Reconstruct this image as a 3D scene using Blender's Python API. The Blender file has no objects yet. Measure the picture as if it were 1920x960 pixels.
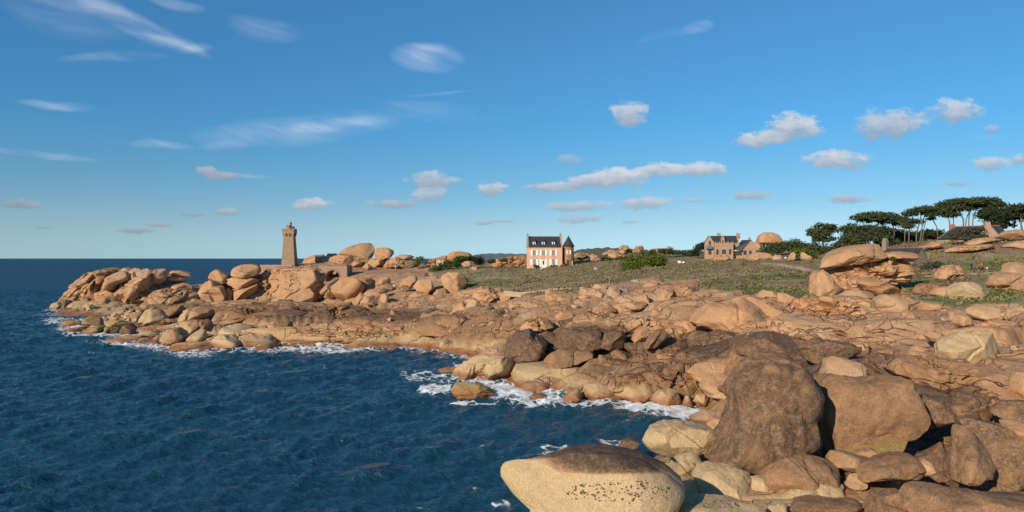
import bpy, bmesh, math, random
import numpy as np
from mathutils import Vector, Matrix, Euler

R = math.radians
random.seed(7)
rng = np.random.default_rng(7)
sc = bpy.context.scene
COL = sc.collection

# ------------------------------------------------------------------ camera, sky, sun, exposure
F = 1371.0            # focal length in pixels of a 1920 px wide picture
HY = 484.5            # row of the horizon
CH = 14.0             # camera height above the sea
cam_d = bpy.data.cameras.new("camera"); cam = bpy.data.objects.new("camera", cam_d); COL.objects.link(cam)
cam.location = (0, 0, CH); cam.rotation_euler = (R(90), 0, 0)
cam_d.sensor_width = 36; cam_d.lens = F / 1920 * 36; cam_d.shift_y = 4.5 / 1920
cam_d.clip_start = 0.5; cam_d.clip_end = 120000
sc.camera = cam
sc.view_settings.view_transform = 'Standard'; sc.view_settings.look = 'None'
sc.view_settings.exposure = 0.0; sc.view_settings.gamma = 1.0; sc.view_settings.use_curve_mapping = False

SUN_AZ, SUN_EL = 38.0, 23.0          # the light travels towards azimuth SUN_AZ (clockwise from +Y)
sl = bpy.data.lights.new("sun", 'SUN'); sun = bpy.data.objects.new("sun", sl); COL.objects.link(sun)
sl.energy = 5.0; sl.angle = R(0.5); sl.color = (1.0, 0.87, 0.68)
sun.rotation_euler = Vector((math.sin(R(SUN_AZ)) * math.cos(R(SUN_EL)), math.cos(R(SUN_AZ)) * math.cos(R(SUN_EL)), -math.sin(R(SUN_EL)))).to_track_quat('-Z', 'Y').to_euler()
sun.location = (-60, -80, 90)

W = bpy.data.worlds.new("World"); sc.world = W; W.use_nodes = True
wt = W.node_tree; wt.nodes.clear()
class NT:
    "small helper to write node graphs"
    def __init__(s, t): s.t = t
    def n(s, typ, ins=None, **kw):
        nd = s.t.nodes.new(typ)
        for k, v in kw.items(): setattr(nd, k, v)
        for k, v in (ins or {}).items():
            if v is None: continue
            i = nd.inputs[k]
            if isinstance(v, bpy.types.NodeSocket): s.t.links.new(v, i)
            else: i.default_value = v
        return nd
    def m(s, op, a, b=None, c=None, clamp=False):
        return s.n('ShaderNodeMath', {0: a, 1: b, 2: c}, operation=op, use_clamp=clamp).outputs[0]
    def v(s, op, a, b=None, c=None):
        nd = s.n('ShaderNodeVectorMath', {0: a, 1: b, 2: c}, operation=op)
        return nd.outputs['Value'] if op in ('DOT_PRODUCT', 'LENGTH', 'DISTANCE') else nd.outputs[0]
    def ss(s, x, a, b, lo=0.0, hi=1.0):
        return s.n('ShaderNodeMapRange', {'Value': x, 'From Min': a, 'From Max': b, 'To Min': lo, 'To Max': hi}, interpolation_type='SMOOTHSTEP').outputs[0]
    def mix(s, f, a, b, mode='MIX'):
        nd = s.t.nodes.new('ShaderNodeMix'); nd.data_type = 'RGBA'; nd.blend_type = mode; nd.clamp_factor = True
        for i, v in ((nd.inputs[0], f), (nd.inputs[6], a), (nd.inputs[7], b)):
            if isinstance(v, bpy.types.NodeSocket): s.t.links.new(v, i)
            else: i.default_value = v if not isinstance(v, tuple) or len(v) == 4 else (*v, 1)
        return nd.outputs[2]
    def noise(s, vec, scale, detail=4, rough=0.55, dist=0.0, color=False):
        nd = s.n('ShaderNodeTexNoise', {'Vector': vec, 'Scale': scale, 'Detail': detail, 'Roughness': rough, 'Distortion': dist})
        return nd.outputs['Color' if color else 'Fac']

w = NT(wt)
sky = w.n('ShaderNodeTexSky', sky_type='NISHITA', sun_disc=False, sun_elevation=R(SUN_EL), sun_rotation=R(180 + SUN_AZ), air_density=1.0, dust_density=0.0, ozone_density=4.0, altitude=0)
gen = w.n('ShaderNodeTexCoord').outputs['Generated']
# white balance of the clear air by height above the horizon, the same all the way round
ramp = w.n('ShaderNodeValToRGB', {'Fac': w.n('ShaderNodeSeparateXYZ', {0: gen}).outputs[2]})
els = ramp.color_ramp.elements
for zz, cc in ((0.0, (.62,1.02,1.70)), (.04, (.73,.93,1.22)), (.075, (.63,.90,1.12)), (.12, (.54,.93,1.13)), (.175, (.46,1.0,1.24)), (.33, (.56,1.13,1.36)), (1.0, (.6,1.1,1.34))):
    e = els[0] if zz == 0 else (els[len(els)-1] if zz == 1 else els.new(zz)); e.color = (cc[0]/1.4, cc[1]/1.4, cc[2]/1.4, 1)
hsv = w.mix(1.0, sky.outputs[0], ramp.outputs[0], 'MULTIPLY')
xyz = w.n('ShaderNodeSeparateXYZ', {0: gen})
yy = w.m('MAXIMUM', xyz.outputs[1], 0.05)
pu = w.m('DIVIDE', xyz.outputs[0], yy); pv = w.m('DIVIDE', xyz.outputs[2], yy)
P = w.n('ShaderNodeCombineXYZ', {0: pu, 1: pv}).outputs[0]
front = w.ss(xyz.outputs[1], 0.1, 0.3)
SKYK = 0.119                     # strength of the world background
# low cumulus: (x, y, half width, half height, whiteness, opacity)
CUM = [(1180,212,34,22,.85,.85),(1422,261,46,15,.9,.95),(1490,237,48,25,.92,.95),(1665,234,66,30,.7,.85),(1795,209,50,22,.8,.85),(1570,300,58,19,.85,.95),
 (1852,307,36,14,.8,.85),(1918,300,22,11,.75,.75),(1862,241,18,7,.6,.4),(1030,351,50,9,.72,.85),(1100,341,38,11,.75,.85),(1160,331,52,19,.95,.95),(1236,318,34,14,.9,.9),
 (1315,318,48,14,.9,.95),(1065,299,28,12,.6,.3),(810,338,46,16,.72,.65),(920,355,26,13,.75,.75),(806,366,36,12,.7,.6),(736,381,50,9,.55,.65),(583,382,36,12,.85,.95),
 (390,320,26,8,.42,.7),(422,329,30,7,.38,.75),(30,381,30,10,.25,.85),(68,384,22,6,.3,.5),(420,397,28,7,.45,.65),(360,403,22,5,.3,.6),(1085,386,56,10,.65,.65),(1207,381,46,12,.75,.85),
 (1400,367,44,10,.5,.5),(1590,373,40,9,.55,.7),(1795,344,26,6,.5,.4),(258,433,38,6,.25,.65),(297,422,30,4,.3,.6),(80,426,24,4,.3,.55),(908,416,22,5,.5,.5),(945,415,18,4,.5,.45),(1088,411,56,7,.5,.45),(1180,415,20,4,.5,.4),(1300,377,20,5,.6,.4)]
wn = w.noise(w.v('MULTIPLY', P, (1, 1.7, 1)), 26, 4, 0.6, color=True)
Pw = w.v('MULTIPLY_ADD', w.v('SUBTRACT', wn, (.5, .5, .5)), (.032, .007, 0), P)
M = W0 = B0 = V0 = OP = None
for cx, cy, a, b, br, op in CUM:
    op = op if op > .8 else op + .14
    ia, ib = F / (a * 1.4), F / (b * 1.45); cu, cv = (cx - 960) / F, (HY - cy) / F
    q = w.v('MULTIPLY_ADD', Pw, (ia, ib, 0), (-cu * ia, -cv * ib, 0))
    e = w.m('SUBTRACT', 1.0, w.v('DOT_PRODUCT', q, q), clamp=True)
    M = e if M is None else w.m('ADD', e, M); OP = w.m('MULTIPLY', e, op) if OP is None else w.m('MULTIPLY_ADD', e, op, OP)
    qs = w.v('DOT_PRODUCT', q, (0, 1, 0))
    W0 = w.m('ADD', e, 0.001) if W0 is None else w.m('ADD', e, W0)
    B0 = w.m('MULTIPLY', e, br) if B0 is None else w.m('MULTIPLY_ADD', e, br, B0)
    V0 = w.m('MULTIPLY', e, qs) if V0 is None else w.m('MULTIPLY_ADD', e, qs, V0)
cn = w.noise(w.v('MULTIPLY', Pw, (1, 1.6, 1)), 42, 7, 0.62)
dens = w.ss(w.m('ADD', M, w.m('MULTIPLY', w.m('SUBTRACT', cn, 0.5), 2.1)), 0.30, 0.92)
dens = w.m('MULTIPLY', w.m('MULTIPLY', dens, w.m('MULTIPLY', w.m('DIVIDE', OP, W0), w.ss(M, 0.0, .22, 0, .92))), front)
bri = w.m('DIVIDE', B0, W0); vv = w.m('ADD', w.m('DIVIDE', V0, W0), w.m('MULTIPLY', w.m('SUBTRACT', cn, 0.5), 1.6))
lit = w.m('MULTIPLY', w.ss(vv, -0.65, 0.55, 0.35, 1.0), w.m('MULTIPLY_ADD', bri, 1.0, 0.06))
ccol = w.mix(lit, (.19 / SKYK, .25 / SKYK, .33 / SKYK, 1), (.70 / SKYK, .72 / SKYK, .76 / SKYK, 1))
# high cirrus: (x, y, half length, half height, tilt, opacity)
CIR = [(800,108,78,32,-3,.62),(800,100,40,22,-12,.3),(560,243,220,30,3,.45),(640,235,120,14,2,.5),(255,50,130,26,-27,.5),(330,85,80,16,-22,.4),(345,12,60,16,-18,.55),(105,194,80,10,-9,.5),(70,284,110,8,-3,.5),
 (295,268,70,9,-5,.35),(500,60,75,26,-12,.28),(215,110,110,10,-2,.3),(370,100,40,10,12,.35),(1300,53,38,13,14,.42),(1250,66,70,10,8,.15),(800,215,110,22,-6,.25),(470,330,60,5,0,.25),(120,10,160,60,-20,.22),(1850,262,40,6,-8,.18),(420,270,60,12,3,.2),(820,182,70,4,3,.2)]
sn = w.noise(w.v('MULTIPLY', P, (1, 1, 1)), 5, 3, 0.5, color=True)
Ps = w.v('MULTIPLY_ADD', w.v('SUBTRACT', sn, (.5, .5, .5)), (.05, .05, 0), P)
C0 = None
for cx, cy, a, b, t, op in CIR:
    cu, cv = (cx - 960) / F, (HY - cy) / F; c, s_ = math.cos(R(t)), math.sin(R(t))
    q = w.v('SUBTRACT', Ps, (cu, cv, 0))
    t1 = w.v('DOT_PRODUCT', q, (c * F / a, s_ * F / a, 0)); t2 = w.v('DOT_PRODUCT', q, (-s_ * F / b, c * F / b, 0))
    e = w.m('SUBTRACT', 1.0, w.m('MULTIPLY_ADD', t1, t1, w.m('MULTIPLY', t2, t2)), clamp=True)
    C0 = w.m('MULTIPLY', e, op) if C0 is None else w.m('MULTIPLY_ADD', e, op, C0)
cs = w.v('DOT_PRODUCT', Ps, (.30, 1, 0)); cs2 = w.v('DOT_PRODUCT', Ps, (1, -.1, 0))
cst = w.noise(w.n('ShaderNodeCombineXYZ', {0: w.m('MULTIPLY', cs2, 7), 1: w.m('MULTIPLY', cs, 48)}).outputs[0], 1.0, 4, 0.5)
cird = w.m('MULTIPLY', w.m('MULTIPLY', C0, w.ss(cst, 0.2, 0.85)), front, clamp=True)
col = w.mix(cird, hsv, (.66 / SKYK, .74 / SKYK, .88 / SKYK, 1))
col = w.mix(dens, col, ccol)
bg = w.n('ShaderNodeBackground', {'Color': col, 'Strength': SKYK})
w.n('ShaderNodeOutputWorld', {'Surface': bg.outputs[0]})

# ------------------------------------------------------------------ numeric helpers
_perm = np.arange(256); np.random.default_rng(3).shuffle(_perm); _perm = np.concatenate([_perm, _perm, _perm])
_g = np.random.default_rng(4).normal(size=(256, 3)); _g /= np.linalg.norm(_g, axis=1)[:, None]
def pnoise(p):
    p = np.asarray(p, float); i = np.floor(p).astype(np.int64); f = p - i; i &= 255
    u = f * f * f * (f * (f * 6 - 15) + 10)
    out = 0
    for dx in (0, 1):
        wx = u[:, 0] if dx else 1 - u[:, 0]
        for dy in (0, 1):
            wy = u[:, 1] if dy else 1 - u[:, 1]
            for dz in (0, 1):
                wz = u[:, 2] if dz else 1 - u[:, 2]
                h = _perm[_perm[_perm[(i[:, 0] + dx) & 255] + ((i[:, 1] + dy) & 255)] + ((i[:, 2] + dz) & 255)]
                g = _g[h]
                out = out + wx * wy * wz * (g[:, 0] * (f[:, 0] - dx) + g[:, 1] * (f[:, 1] - dy) + g[:, 2] * (f[:, 2] - dz))
    return out * 1.6
def fbm(p, oct=4, lac=2.03, gain=0.5):
    a, s, o = 1.0, 0.0, 0
    q = np.asarray(p, float)
    for k in range(oct):
        o = o + a * pnoise(q + 17.3 * k); a *= gain; q = q * lac
    return o
def h2(i, j, k):
    n = (i * 374761393 + j * 668265263 + k * 2147483647) & 0xffffffff
    n = ((n ^ (n >> 13)) * 1274126177) & 0xffffffff
    return ((n ^ (n >> 16)) & 0xffff) / 65535.0
def voronoi(x, y, seed):
    "cell id hashes, offset from the cell's point, distance to the nearest edge"
    ix, iy = np.floor(x).astype(np.int64), np.floor(y).astype(np.int64)
    f1 = np.full(x.shape, 9.0); f2 = f1.copy(); r1 = np.zeros_like(x); r2 = r1.copy(); r3 = r1.copy(); ox = r1.copy(); oy = r1.copy()
    for a in (-1, 0, 1):
        for b in (-1, 0, 1):
            jx, jy = ix + a, iy + b
            px = jx + .1 + .8 * h2(jx, jy, seed); py = jy + .1 + .8 * h2(jx, jy, seed + 1)
            d = np.hypot(x - px, y - py); c = d < f1
            f2 = np.where(c, f1, np.minimum(f2, d))
            ox = np.where(c, x - px, ox); oy = np.where(c, y - py, oy)
            r1 = np.where(c, h2(jx, jy, seed + 2), r1); r2 = np.where(c, h2(jx, jy, seed + 3), r2); r3 = np.where(c, h2(jx, jy, seed + 4), r3)
            f1 = np.where(c, d, f1)
    return r1, r2, r3, ox, oy, f2 - f1
def sstep(x, a, b):
    t = np.clip((x - a) / (b - a), 0, 1); return t * t * (3 - 2 * t)
def X(px, d): return (px - 960) / F * d
def Z(py, d): return CH - (py - HY) / F * d
def P3(px, py, d): return (X(px, d), d, Z(py, d))

def link(o, parent=None, loc=None, rot=None):
    COL.objects.link(o)
    if parent: o.parent = parent
    if loc is not None: o.location = loc
    if rot is not None: o.rotation_euler = rot
    return o
def tag(o, label=None, cat=None, group=None, kind=None):
    for k, v in (('label', label), ('category', cat), ('group', group), ('kind', kind)):
        if v: o[k] = v
    return o
def mesh_np(name, V, Fc, mats, smooth=True, attr=None, midx=None, sharp=None):
    me = bpy.data.meshes.new(name); V = np.asarray(V, np.float32); Fc = np.asarray(Fc, np.int32)
    me.vertices.add(len(V)); me.vertices.foreach_set('co', V.ravel())
    k = Fc.shape[1]; me.loops.add(Fc.size); me.loops.foreach_set('vertex_index', Fc.ravel())
    me.polygons.add(len(Fc)); me.polygons.foreach_set('loop_start', np.arange(0, Fc.size, k, dtype=np.int32))
    me.polygons.foreach_set('loop_total', np.full(len(Fc), k, np.int32))
    me.polygons.foreach_set('use_smooth', np.full(len(Fc), smooth, bool))
    for m in (mats if isinstance(mats, (list, tuple)) else [mats]): me.materials.append(m)
    if midx is not None: me.polygons.foreach_set('material_index', np.asarray(midx, np.int32))
    for an, av in (attr or {}).items():
        if av.ndim == 1:
            at = me.attributes.new(an, 'FLOAT', 'POINT'); at.data.foreach_set('value', av.astype(np.float32))
        else:
            at = me.attributes.new(an, 'FLOAT_COLOR', 'POINT'); at.data.foreach_set('color', np.concatenate([av, np.ones((len(av), 4 - av.shape[1]))], 1).astype(np.float32).ravel())
    me.update(calc_edges=True); me.validate()
    if smooth and sharp: me.set_sharp_from_angle(angle=R(sharp))
    return me
class MB:
    "collects shapes, links them as one mesh object"
    def __init__(s): s.v = []; s.f = []
    def add(s, vs, fs):
        o = len(s.v); s.v += [tuple(map(float, v)) for v in vs]; s.f += [tuple(i + o for i in f) for f in fs]; return s
    def box(s, x0, x1, y0, y1, z0, z1):
        return s.add([(x0,y0,z0),(x1,y0,z0),(x1,y1,z0),(x0,y1,z0),(x0,y0,z1),(x1,y0,z1),(x1,y1,z1),(x0,y1,z1)],
                     [(0,3,2,1),(4,5,6,7),(0,1,5,4),(1,2,6,5),(2,3,7,6),(3,0,4,7)])
    def frustum(s, c, w0, d0, z0, w1, d1, z1):
        x, y = c
        return s.add([(x-w0,y-d0,z0),(x+w0,y-d0,z0),(x+w0,y+d0,z0),(x-w0,y+d0,z0),(x-w1,y-d1,z1),(x+w1,y-d1,z1),(x+w1,y+d1,z1),(x-w1,y+d1,z1)],
                     [(0,3,2,1),(4,5,6,7),(0,1,5,4),(1,2,6,5),(2,3,7,6),(3,0,4,7)])
    def prism(s, poly, y0, y1):
        "polygon in x,z (counter-clockwise seen from -y) pushed from y0 to y1"
        n = len(poly)
        vs = [(x, y0, z) for x, z in poly] + [(x, y1, z) for x, z in poly]
        fs = [tuple(range(n)), tuple(range(2*n-1, n-1, -1))] + [(i, i+n, (i+1)%n+n, (i+1)%n) for i in range(n)]
        return s.add(vs, fs)
    def prismx(s, poly, x0, x1):
        "polygon in y,z pushed from x0 to x1"
        n = len(poly)
        vs = [(x0, y, z) for y, z in poly] + [(x1, y, z) for y, z in poly]
        fs = [tuple(range(n-1, -1, -1)), tuple(range(n, 2*n))] + [(i, (i+1)%n, (i+1)%n+n, i+n) for i in range(n)]
        return s.add(vs, fs)
    def lathe(s, prof, n=20, c=(0,0)):
        vs = []; fs = []
        for r, z in prof:
            for k in range(n):
                a = 2*math.pi*k/n; vs.append((c[0]+r*math.cos(a), c[1]+r*math.sin(a), z))
        for i in range(len(prof)-1):
            for k in range(n):
                fs.append((i*n+k, i*n+(k+1)%n, (i+1)*n+(k+1)%n, (i+1)*n+k))
        fs.append(tuple(range(n-1,-1,-1))); fs.append(tuple((len(prof)-1)*n+k for k in range(n)))
        return s.add(vs, fs)
    def tube(s, pts, rad, n=6):
        pts = [Vector(p) for p in pts]; vs = []; fs = []
        for i, p in enumerate(pts):
            t = (pts[min(i+1, len(pts)-1)] - pts[max(i-1, 0)]).normalized()
            a = t.orthogonal().normalized(); b = t.cross(a)
            for k in range(n):
                g = 2*math.pi*k/n; vs.append(p + (a*math.cos(g) + b*math.sin(g))*rad[i])
        for i in range(len(pts)-1):
            for k in range(n): fs.append((i*n+k, i*n+(k+1)%n, (i+1)*n+(k+1)%n, (i+1)*n+k))
        fs.append(tuple(range(n-1,-1,-1))); fs.append(tuple((len(pts)-1)*n+k for k in range(n)))
        return s.add(vs, fs)
    def build(s, name, mat, parent=None, smooth=False, bevel=0.0, loc=None):
        me = bpy.data.meshes.new(name); me.from_pydata(s.v, [], s.f); me.materials.append(mat)
        bm = bmesh.new(); bm.from_mesh(me); bmesh.ops.recalc_face_normals(bm, faces=bm.faces)
        if bevel: bmesh.ops.bevel(bm, geom=bm.edges[:], offset=bevel, segments=1, affect='EDGES')
        bm.to_mesh(me); bm.free()
        if smooth: me.polygons.foreach_set('use_smooth', [True]*len(me.polygons))
        return link(bpy.data.objects.new(name, me), parent, loc)
def empty(name, loc, rz=0, label=None, cat=None, group=None):
    o = bpy.data.objects.new(name, None); o.empty_display_size = 0.5
    link(o, None, loc, (0, 0, rz)); return tag(o, label, cat, group)

# ------------------------------------------------------------------ materials
def mat_new(name):
    m = bpy.data.materials.new(name); m.use_nodes = True; m.node_tree.nodes.clear(); return m, NT(m.node_tree)
def finish(n, color, rough=0.8, bump=None, spec=0.3, **kw):
    ins = {'Base Color': color, 'Roughness': rough, 'Specular IOR Level': spec}
    if bump is not None: ins['Normal'] = bump
    ins.update(kw)
    b = n.n('ShaderNodeBsdfPrincipled', ins)
    n.n('ShaderNodeOutputMaterial', {'Surface': b.outputs[0]})
def rgb(n, c): return n.n('ShaderNodeRGB').outputs[0]

def granite_nodes(n, pos, joints=False):
    "colour and bump of the coast's granite; attribute rk = lichen-dark, bleached-pale, ochre"
    at = n.n('ShaderNodeAttribute', attribute_name='rk'); sep = n.n('ShaderNodeSeparateColor', {0: at.outputs[0]})
    dk, pl, oc = sep.outputs[0], sep.outputs[1], sep.outputs[2]
    z = n.n('ShaderNodeSeparateXYZ', {0: pos}).outputs[2]
    big = n.noise(pos, 0.09, 3, 0.5); mid = n.noise(pos, 0.42, 5, 0.6); fine = n.noise(pos, 2.6, 5, 0.65); spk = n.noise(pos, 13, 3, 0.7)
    c = n.mix(n.ss(mid, .32, .68), (.505, .285, .145), (.425, .220, .106))
    c = n.mix(n.ss(big, .40, .68, 0, .65), c, (.465, .315, .190))
    c = n.mix(n.ss(fine, .50, .72, 0, .45), c, (.330, .200, .118))
    # vertical run-off streaks
    stv = n.noise(n.v('MULTIPLY', pos, (1.1, 1.1, .12)), 1.0, 4, .6)
    c = n.mix(n.ss(stv, .55, .74, 0, .4), c, (.270, .178, .118))
    zn = n.m('ADD', z, n.m('MULTIPLY', n.m('SUBTRACT', mid, .5), 2.4))
    cream = n.m('MULTIPLY', n.ss(zn, 0.3, 1.0), n.ss(zn, 2.7, 1.6))
    pale = n.m('ADD', n.m('MULTIPLY', cream, .62), n.ss(n.m('ADD', pl, n.m('MULTIPLY', n.m('SUBTRACT', mid, .5), .8)), .3, .7), clamp=True)
    c = n.mix(n.m('MULTIPLY', pale, .85), c, n.mix(n.ss(fine, .4, .7), (.490, .362, .198), (.445, .322, .174)))
    c = n.mix(n.ss(n.m('ADD', oc, n.m('MULTIPLY', n.m('SUBTRACT', mid, .5), .9)), .35, .75, 0, .8), c, (.320, .225, .075))
    wet = n.ss(n.m('ADD', z, n.m('MULTIPLY', n.m('SUBTRACT', mid, .5), 1.3)), 1.05, .35)
    c = n.mix(n.m('MULTIPLY', wet, .85), c, n.mix(n.ss(fine, .4, .65), (.300, .120, .045), (.190, .080, .034)))
    pat = n.noise(pos, .95, 8, .72)
    dd = n.ss(n.m('ADD', dk, n.m('ADD', n.m('MULTIPLY', n.m('SUBTRACT', pat, .5), 1.05), n.m('MULTIPLY', n.m('SUBTRACT', fine, .5), .55))), .36, .70)
    brn = n.ss(n.m('ADD', n.m('ADD', dk, n.m('MULTIPLY', n.m('SUBTRACT', n.noise(pos, .17, 4, .6), .5), .7)), n.m('MULTIPLY', n.m('SUBTRACT', pat, .5), .5)), .06, .40)
    c = n.mix(n.m('MULTIPLY', brn, .8), c, n.mix(n.ss(fine, .36, .66), (.235, .120, .055), (.340, .185, .090)))
    dcol = n.mix(n.ss(fine, .38, .66), (.098, .060, .036), (.215, .130, .077))
    dcol = n.mix(n.ss(dk, .80, .95, 0, .8), dcol, n.mix(n.ss(fine, .4, .7), (.052, .036, .026), (.105, .066, .044)))
    g1 = n.ss(n.noise(pos, 9.5, 3, .75), .36, .66, .62, 1.42)
    dcol = n.mix(1.0, dcol, n.n('ShaderNodeCombineColor', {0: g1, 1: g1, 2: g1}).outputs[0], 'MULTIPLY')
    c = n.mix(n.m('MULTIPLY', dd, .92), c, dcol)
    # crystals
    c = n.mix(1.0, c, n.n('ShaderNodeCombineColor', {0: n.ss(spk, .3, .7, .78, 1.20), 1: n.ss(spk, .3, .7, .77, 1.20), 2: n.ss(spk, .3, .7, .76, 1.19)}).outputs[0], 'MULTIPLY')
    pit = n.n('ShaderNodeAttribute', attribute_name='pit').outputs['Fac']
    pv = n.n('ShaderNodeTexVoronoi', {'Vector': n.v('MULTIPLY', n.v('MULTIPLY_ADD', n.noise(pos, 5, 2, .5, color=True), (.16, .16, .16), pos), (1, 1, 1.5)), 'Scale': 6.8}, feature='F1').outputs[0]
    pm_ = n.m('MULTIPLY', n.ss(n.m('ADD', pv, n.m('MULTIPLY', n.m('SUBTRACT', n.noise(pos, 3.1, 2, .5), .5), .75)), .36, .22), n.ss(n.m('ADD', pit, n.m('MULTIPLY', n.m('SUBTRACT', n.noise(pos, 2.2, 3, .6), .5), 1.5)), .45, .6))
    c = n.mix(n.m('MULTIPLY', pm_, .9), c, (.085, .052, .022))
    if joints:
        wv = n.v('MULTIPLY_ADD', n.noise(pos, .35, 3, .55, color=True), (3.2, 3.2, 2.2), pos)
        v1 = n.n('ShaderNodeTexVoronoi', {'Vector': n.v('MULTIPLY', wv, (.8, 1, 1.6)), 'Scale': .26}, feature='DISTANCE_TO_EDGE').outputs[0]
        v2 = n.n('ShaderNodeTexVoronoi', {'Vector': n.v('MULTIPLY', wv, (1, .8, 1.4)), 'Scale': .75}, feature='DISTANCE_TO_EDGE').outputs[0]
        k1 = n.m('MULTIPLY', n.ss(v1, .030, .004), n.ss(n.noise(pos, .16, 2, .5), .42, .58)); k2 = n.m('MULTIPLY', n.ss(v2, .032, .004), n.ss(n.noise(n.v('ADD', pos, (9, 4, 2)), .3, 2, .5), .5, .62))
        crack = n.m('MAXIMUM', k1, n.m('MULTIPLY', k2, .8))
        c = n.mix(n.m('MULTIPLY', crack, .72), c, (.095, .052, .028))
    h = n.m('ADD', n.m('MULTIPLY', mid, .55), n.m('ADD', n.m('MULTIPLY', fine, .17), n.m('MULTIPLY', spk, .06)))
    h = n.m('SUBTRACT', h, n.m('MULTIPLY', pm_, .25))
    if joints: h = n.m('SUBTRACT', h, n.m('MULTIPLY', crack, .6))
    rough = n.mix(wet, (.86, .86, .86, 1), (.45, .45, .45, 1))
    return c, h, rough
def bump(n, h, dist, strength=1.0, prev=None):
    return n.n('ShaderNodeBump', {'Height': h, 'Distance': dist, 'Strength': strength, 'Normal': prev}).outputs[0]

gm, n = mat_new('granite')
pos = n.n('ShaderNodeNewGeometry').outputs['Position']
c, h, rr = granite_nodes(n, pos)
finish(n, c, rr, bump(n, h, .42, .9), .3)
GRANITE = gm
bm_, n = mat_new('jointed_granite')
pos = n.n('ShaderNodeNewGeometry').outputs['Position']
c, h, rr = granite_nodes(n, pos, True)
finish(n, c, rr, bump(n, h, .42, .9), .3)
BEDROCK = bm_

tm, n = mat_new('coast_ground')      # granite that gives way to heath and bare paths (attribute veg: heath, path, greenness)
pos = n.n('ShaderNodeNewGeometry').outputs['Position']
c, h, rr = granite_nodes(n, pos, True)
at = n.n('ShaderNodeSeparateColor', {0: n.n('ShaderNodeAttribute', attribute_name='veg').outputs[0]})
vn = n.noise(pos, .085, 5, .66); vf = n.noise(pos, 1.1, 4, .65); vb = n.noise(n.v('ADD', pos, (40, 9, 3)), .05, 4, .6)
hc = n.mix(n.ss(vn, .42, .56), (.270, .222, .095), (.262, .168, .108))
hc = n.mix(n.ss(vb, .50, .62, 0, .85), hc, (.155, .168, .055))
hc = n.mix(n.ss(n.noise(n.v('ADD', pos, (7, 77, 5)), .06, 4, .65), .5, .6, 0, .8), hc, (.345, .285, .160))
hc = n.mix(n.ss(vf, .52, .70, 0, .7), hc, (.385, .315, .170))
hc = n.mix(n.ss(at.outputs[2], .3, .8, 0, .8), hc, n.mix(n.ss(vf, .4, .65), (.100, .125, .036), (.200, .180, .072)))
vm = n.ss(n.m('ADD', at.outputs[0], n.m('MULTIPLY', n.m('SUBTRACT', vf, .5), .9)), .35, .65)
c = n.mix(vm, c, hc)
pm = n.ss(n.m('ADD', at.outputs[1], n.m('MULTIPLY', n.m('SUBTRACT', vf, .5), .7)), .4, .7)
c = n.mix(pm, c, n.mix(vf, (.46, .315, .19), (.56, .42, .27)))
finish(n, c, n.mix(vm, rr, (.95, .95, .95, 1)), bump(n, h, .5, .9), .25)
GROUND = tm

def simple(name, c1, c2, scale=1.5, rough=.8, bd=0.0, spec=.3, detail=4, obj=True):
    m, n = mat_new(name)
    p = n.n('ShaderNodeTexCoord').outputs['Object'] if obj else n.n('ShaderNodeNewGeometry').outputs['Position']
    f = n.noise(p, scale, detail, .6)
    finish(n, n.mix(n.ss(f, .32, .68), c1, c2), rough, bump(n, f, bd) if bd else None, spec)
    return m
def masonry(name, c1, c2, mortar, bw, bh, scale=1.0, msize=.02, rot=False):
    m, n = mat_new(name)
    p = n.n('ShaderNodeTexCoord').outputs['Object']
    s = n.n('ShaderNodeSeparateXYZ', {0: p})
    q = n.n('ShaderNodeCombineXYZ', {0: n.m('ADD', s.outputs[0], s.outputs[1]), 1: s.outputs[2]}).outputs[0]
    b = n.n('ShaderNodeTexBrick', {'Vector': q, 'Color1': (*c1, 1), 'Color2': (*c2, 1), 'Mortar': (*mortar, 1), 'Scale': scale, 'Mortar Size': msize, 'Brick Width': bw, 'Row Height': bh, 'Bias': 0.0})
    f = n.noise(p, 3.0, 5, .6)
    col = n.mix(n.ss(f, .4, .75, 0, .5), b.outputs[0], (c1[0]*.62, c1[1]*.6, c1[2]*.58))
    finish(n, col, .85, bump(n, n.m('ADD', n.m('MULTIPLY', b.outputs[1], -.5), n.m('MULTIPLY', f, .4)), .05), .25)
    return m
M_STONE_LH = masonry('lighthouse_granite', (.40, .262, .17), (.345, .222, .145), (.30, .205, .14), .9, .42, msize=.015)
M_STONE_PINK = masonry('pink_rubble_masonry', (.45, .285, .205), (.38, .235, .165), (.42, .30, .22), .55, .28)
M_RENDER = simple('pink_rendered_wall', (.66, .395, .265), (.60, .355, .235), 1.2, .85)
M_TURRET = masonry('turret_stone', (.42, .225, .12), (.36, .19, .10), (.36, .22, .13), .5, .25)
M_STONE_VILLA = masonry('villa_stone', (.46, .29, .20), (.41, .25, .17), (.40, .28, .2), .6, .3)
M_STONE_GREY = masonry('grey_gable_stone', (.30, .245, .175), (.26, .21, .15), (.30, .25, .19), .5, .25)
M_WHITE = simple('white_paint', (.80, .79, .76), (.74, .73, .70), 2, .5)
M_DARKWOOD = simple('dark_wood', (.045, .03, .02), (.06, .04, .026), 3, .6)
M_RED = simple('red_paint', (.42, .04, .04), (.36, .035, .035), 3, .45)
M_BLACK = simple('black_metal', (.02, .02, .022), (.03, .03, .032), 4, .4)
M_TILE = simple('red_ridge_tile', (.30, .11, .07), (.25, .09, .055), 5, .7)
M_AWNING = simple('blue_grey_balcony', (.10, .13, .17), (.13, .16, .2), 3, .6)
M_POST = simple('weathered_post', (.34, .29, .23), (.27, .23, .18), 6, .85)
m, n = mat_new('slate_roof')
p = n.n('ShaderNodeTexCoord').outputs['Object']; s = n.n('ShaderNodeSeparateXYZ', {0: p})
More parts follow.
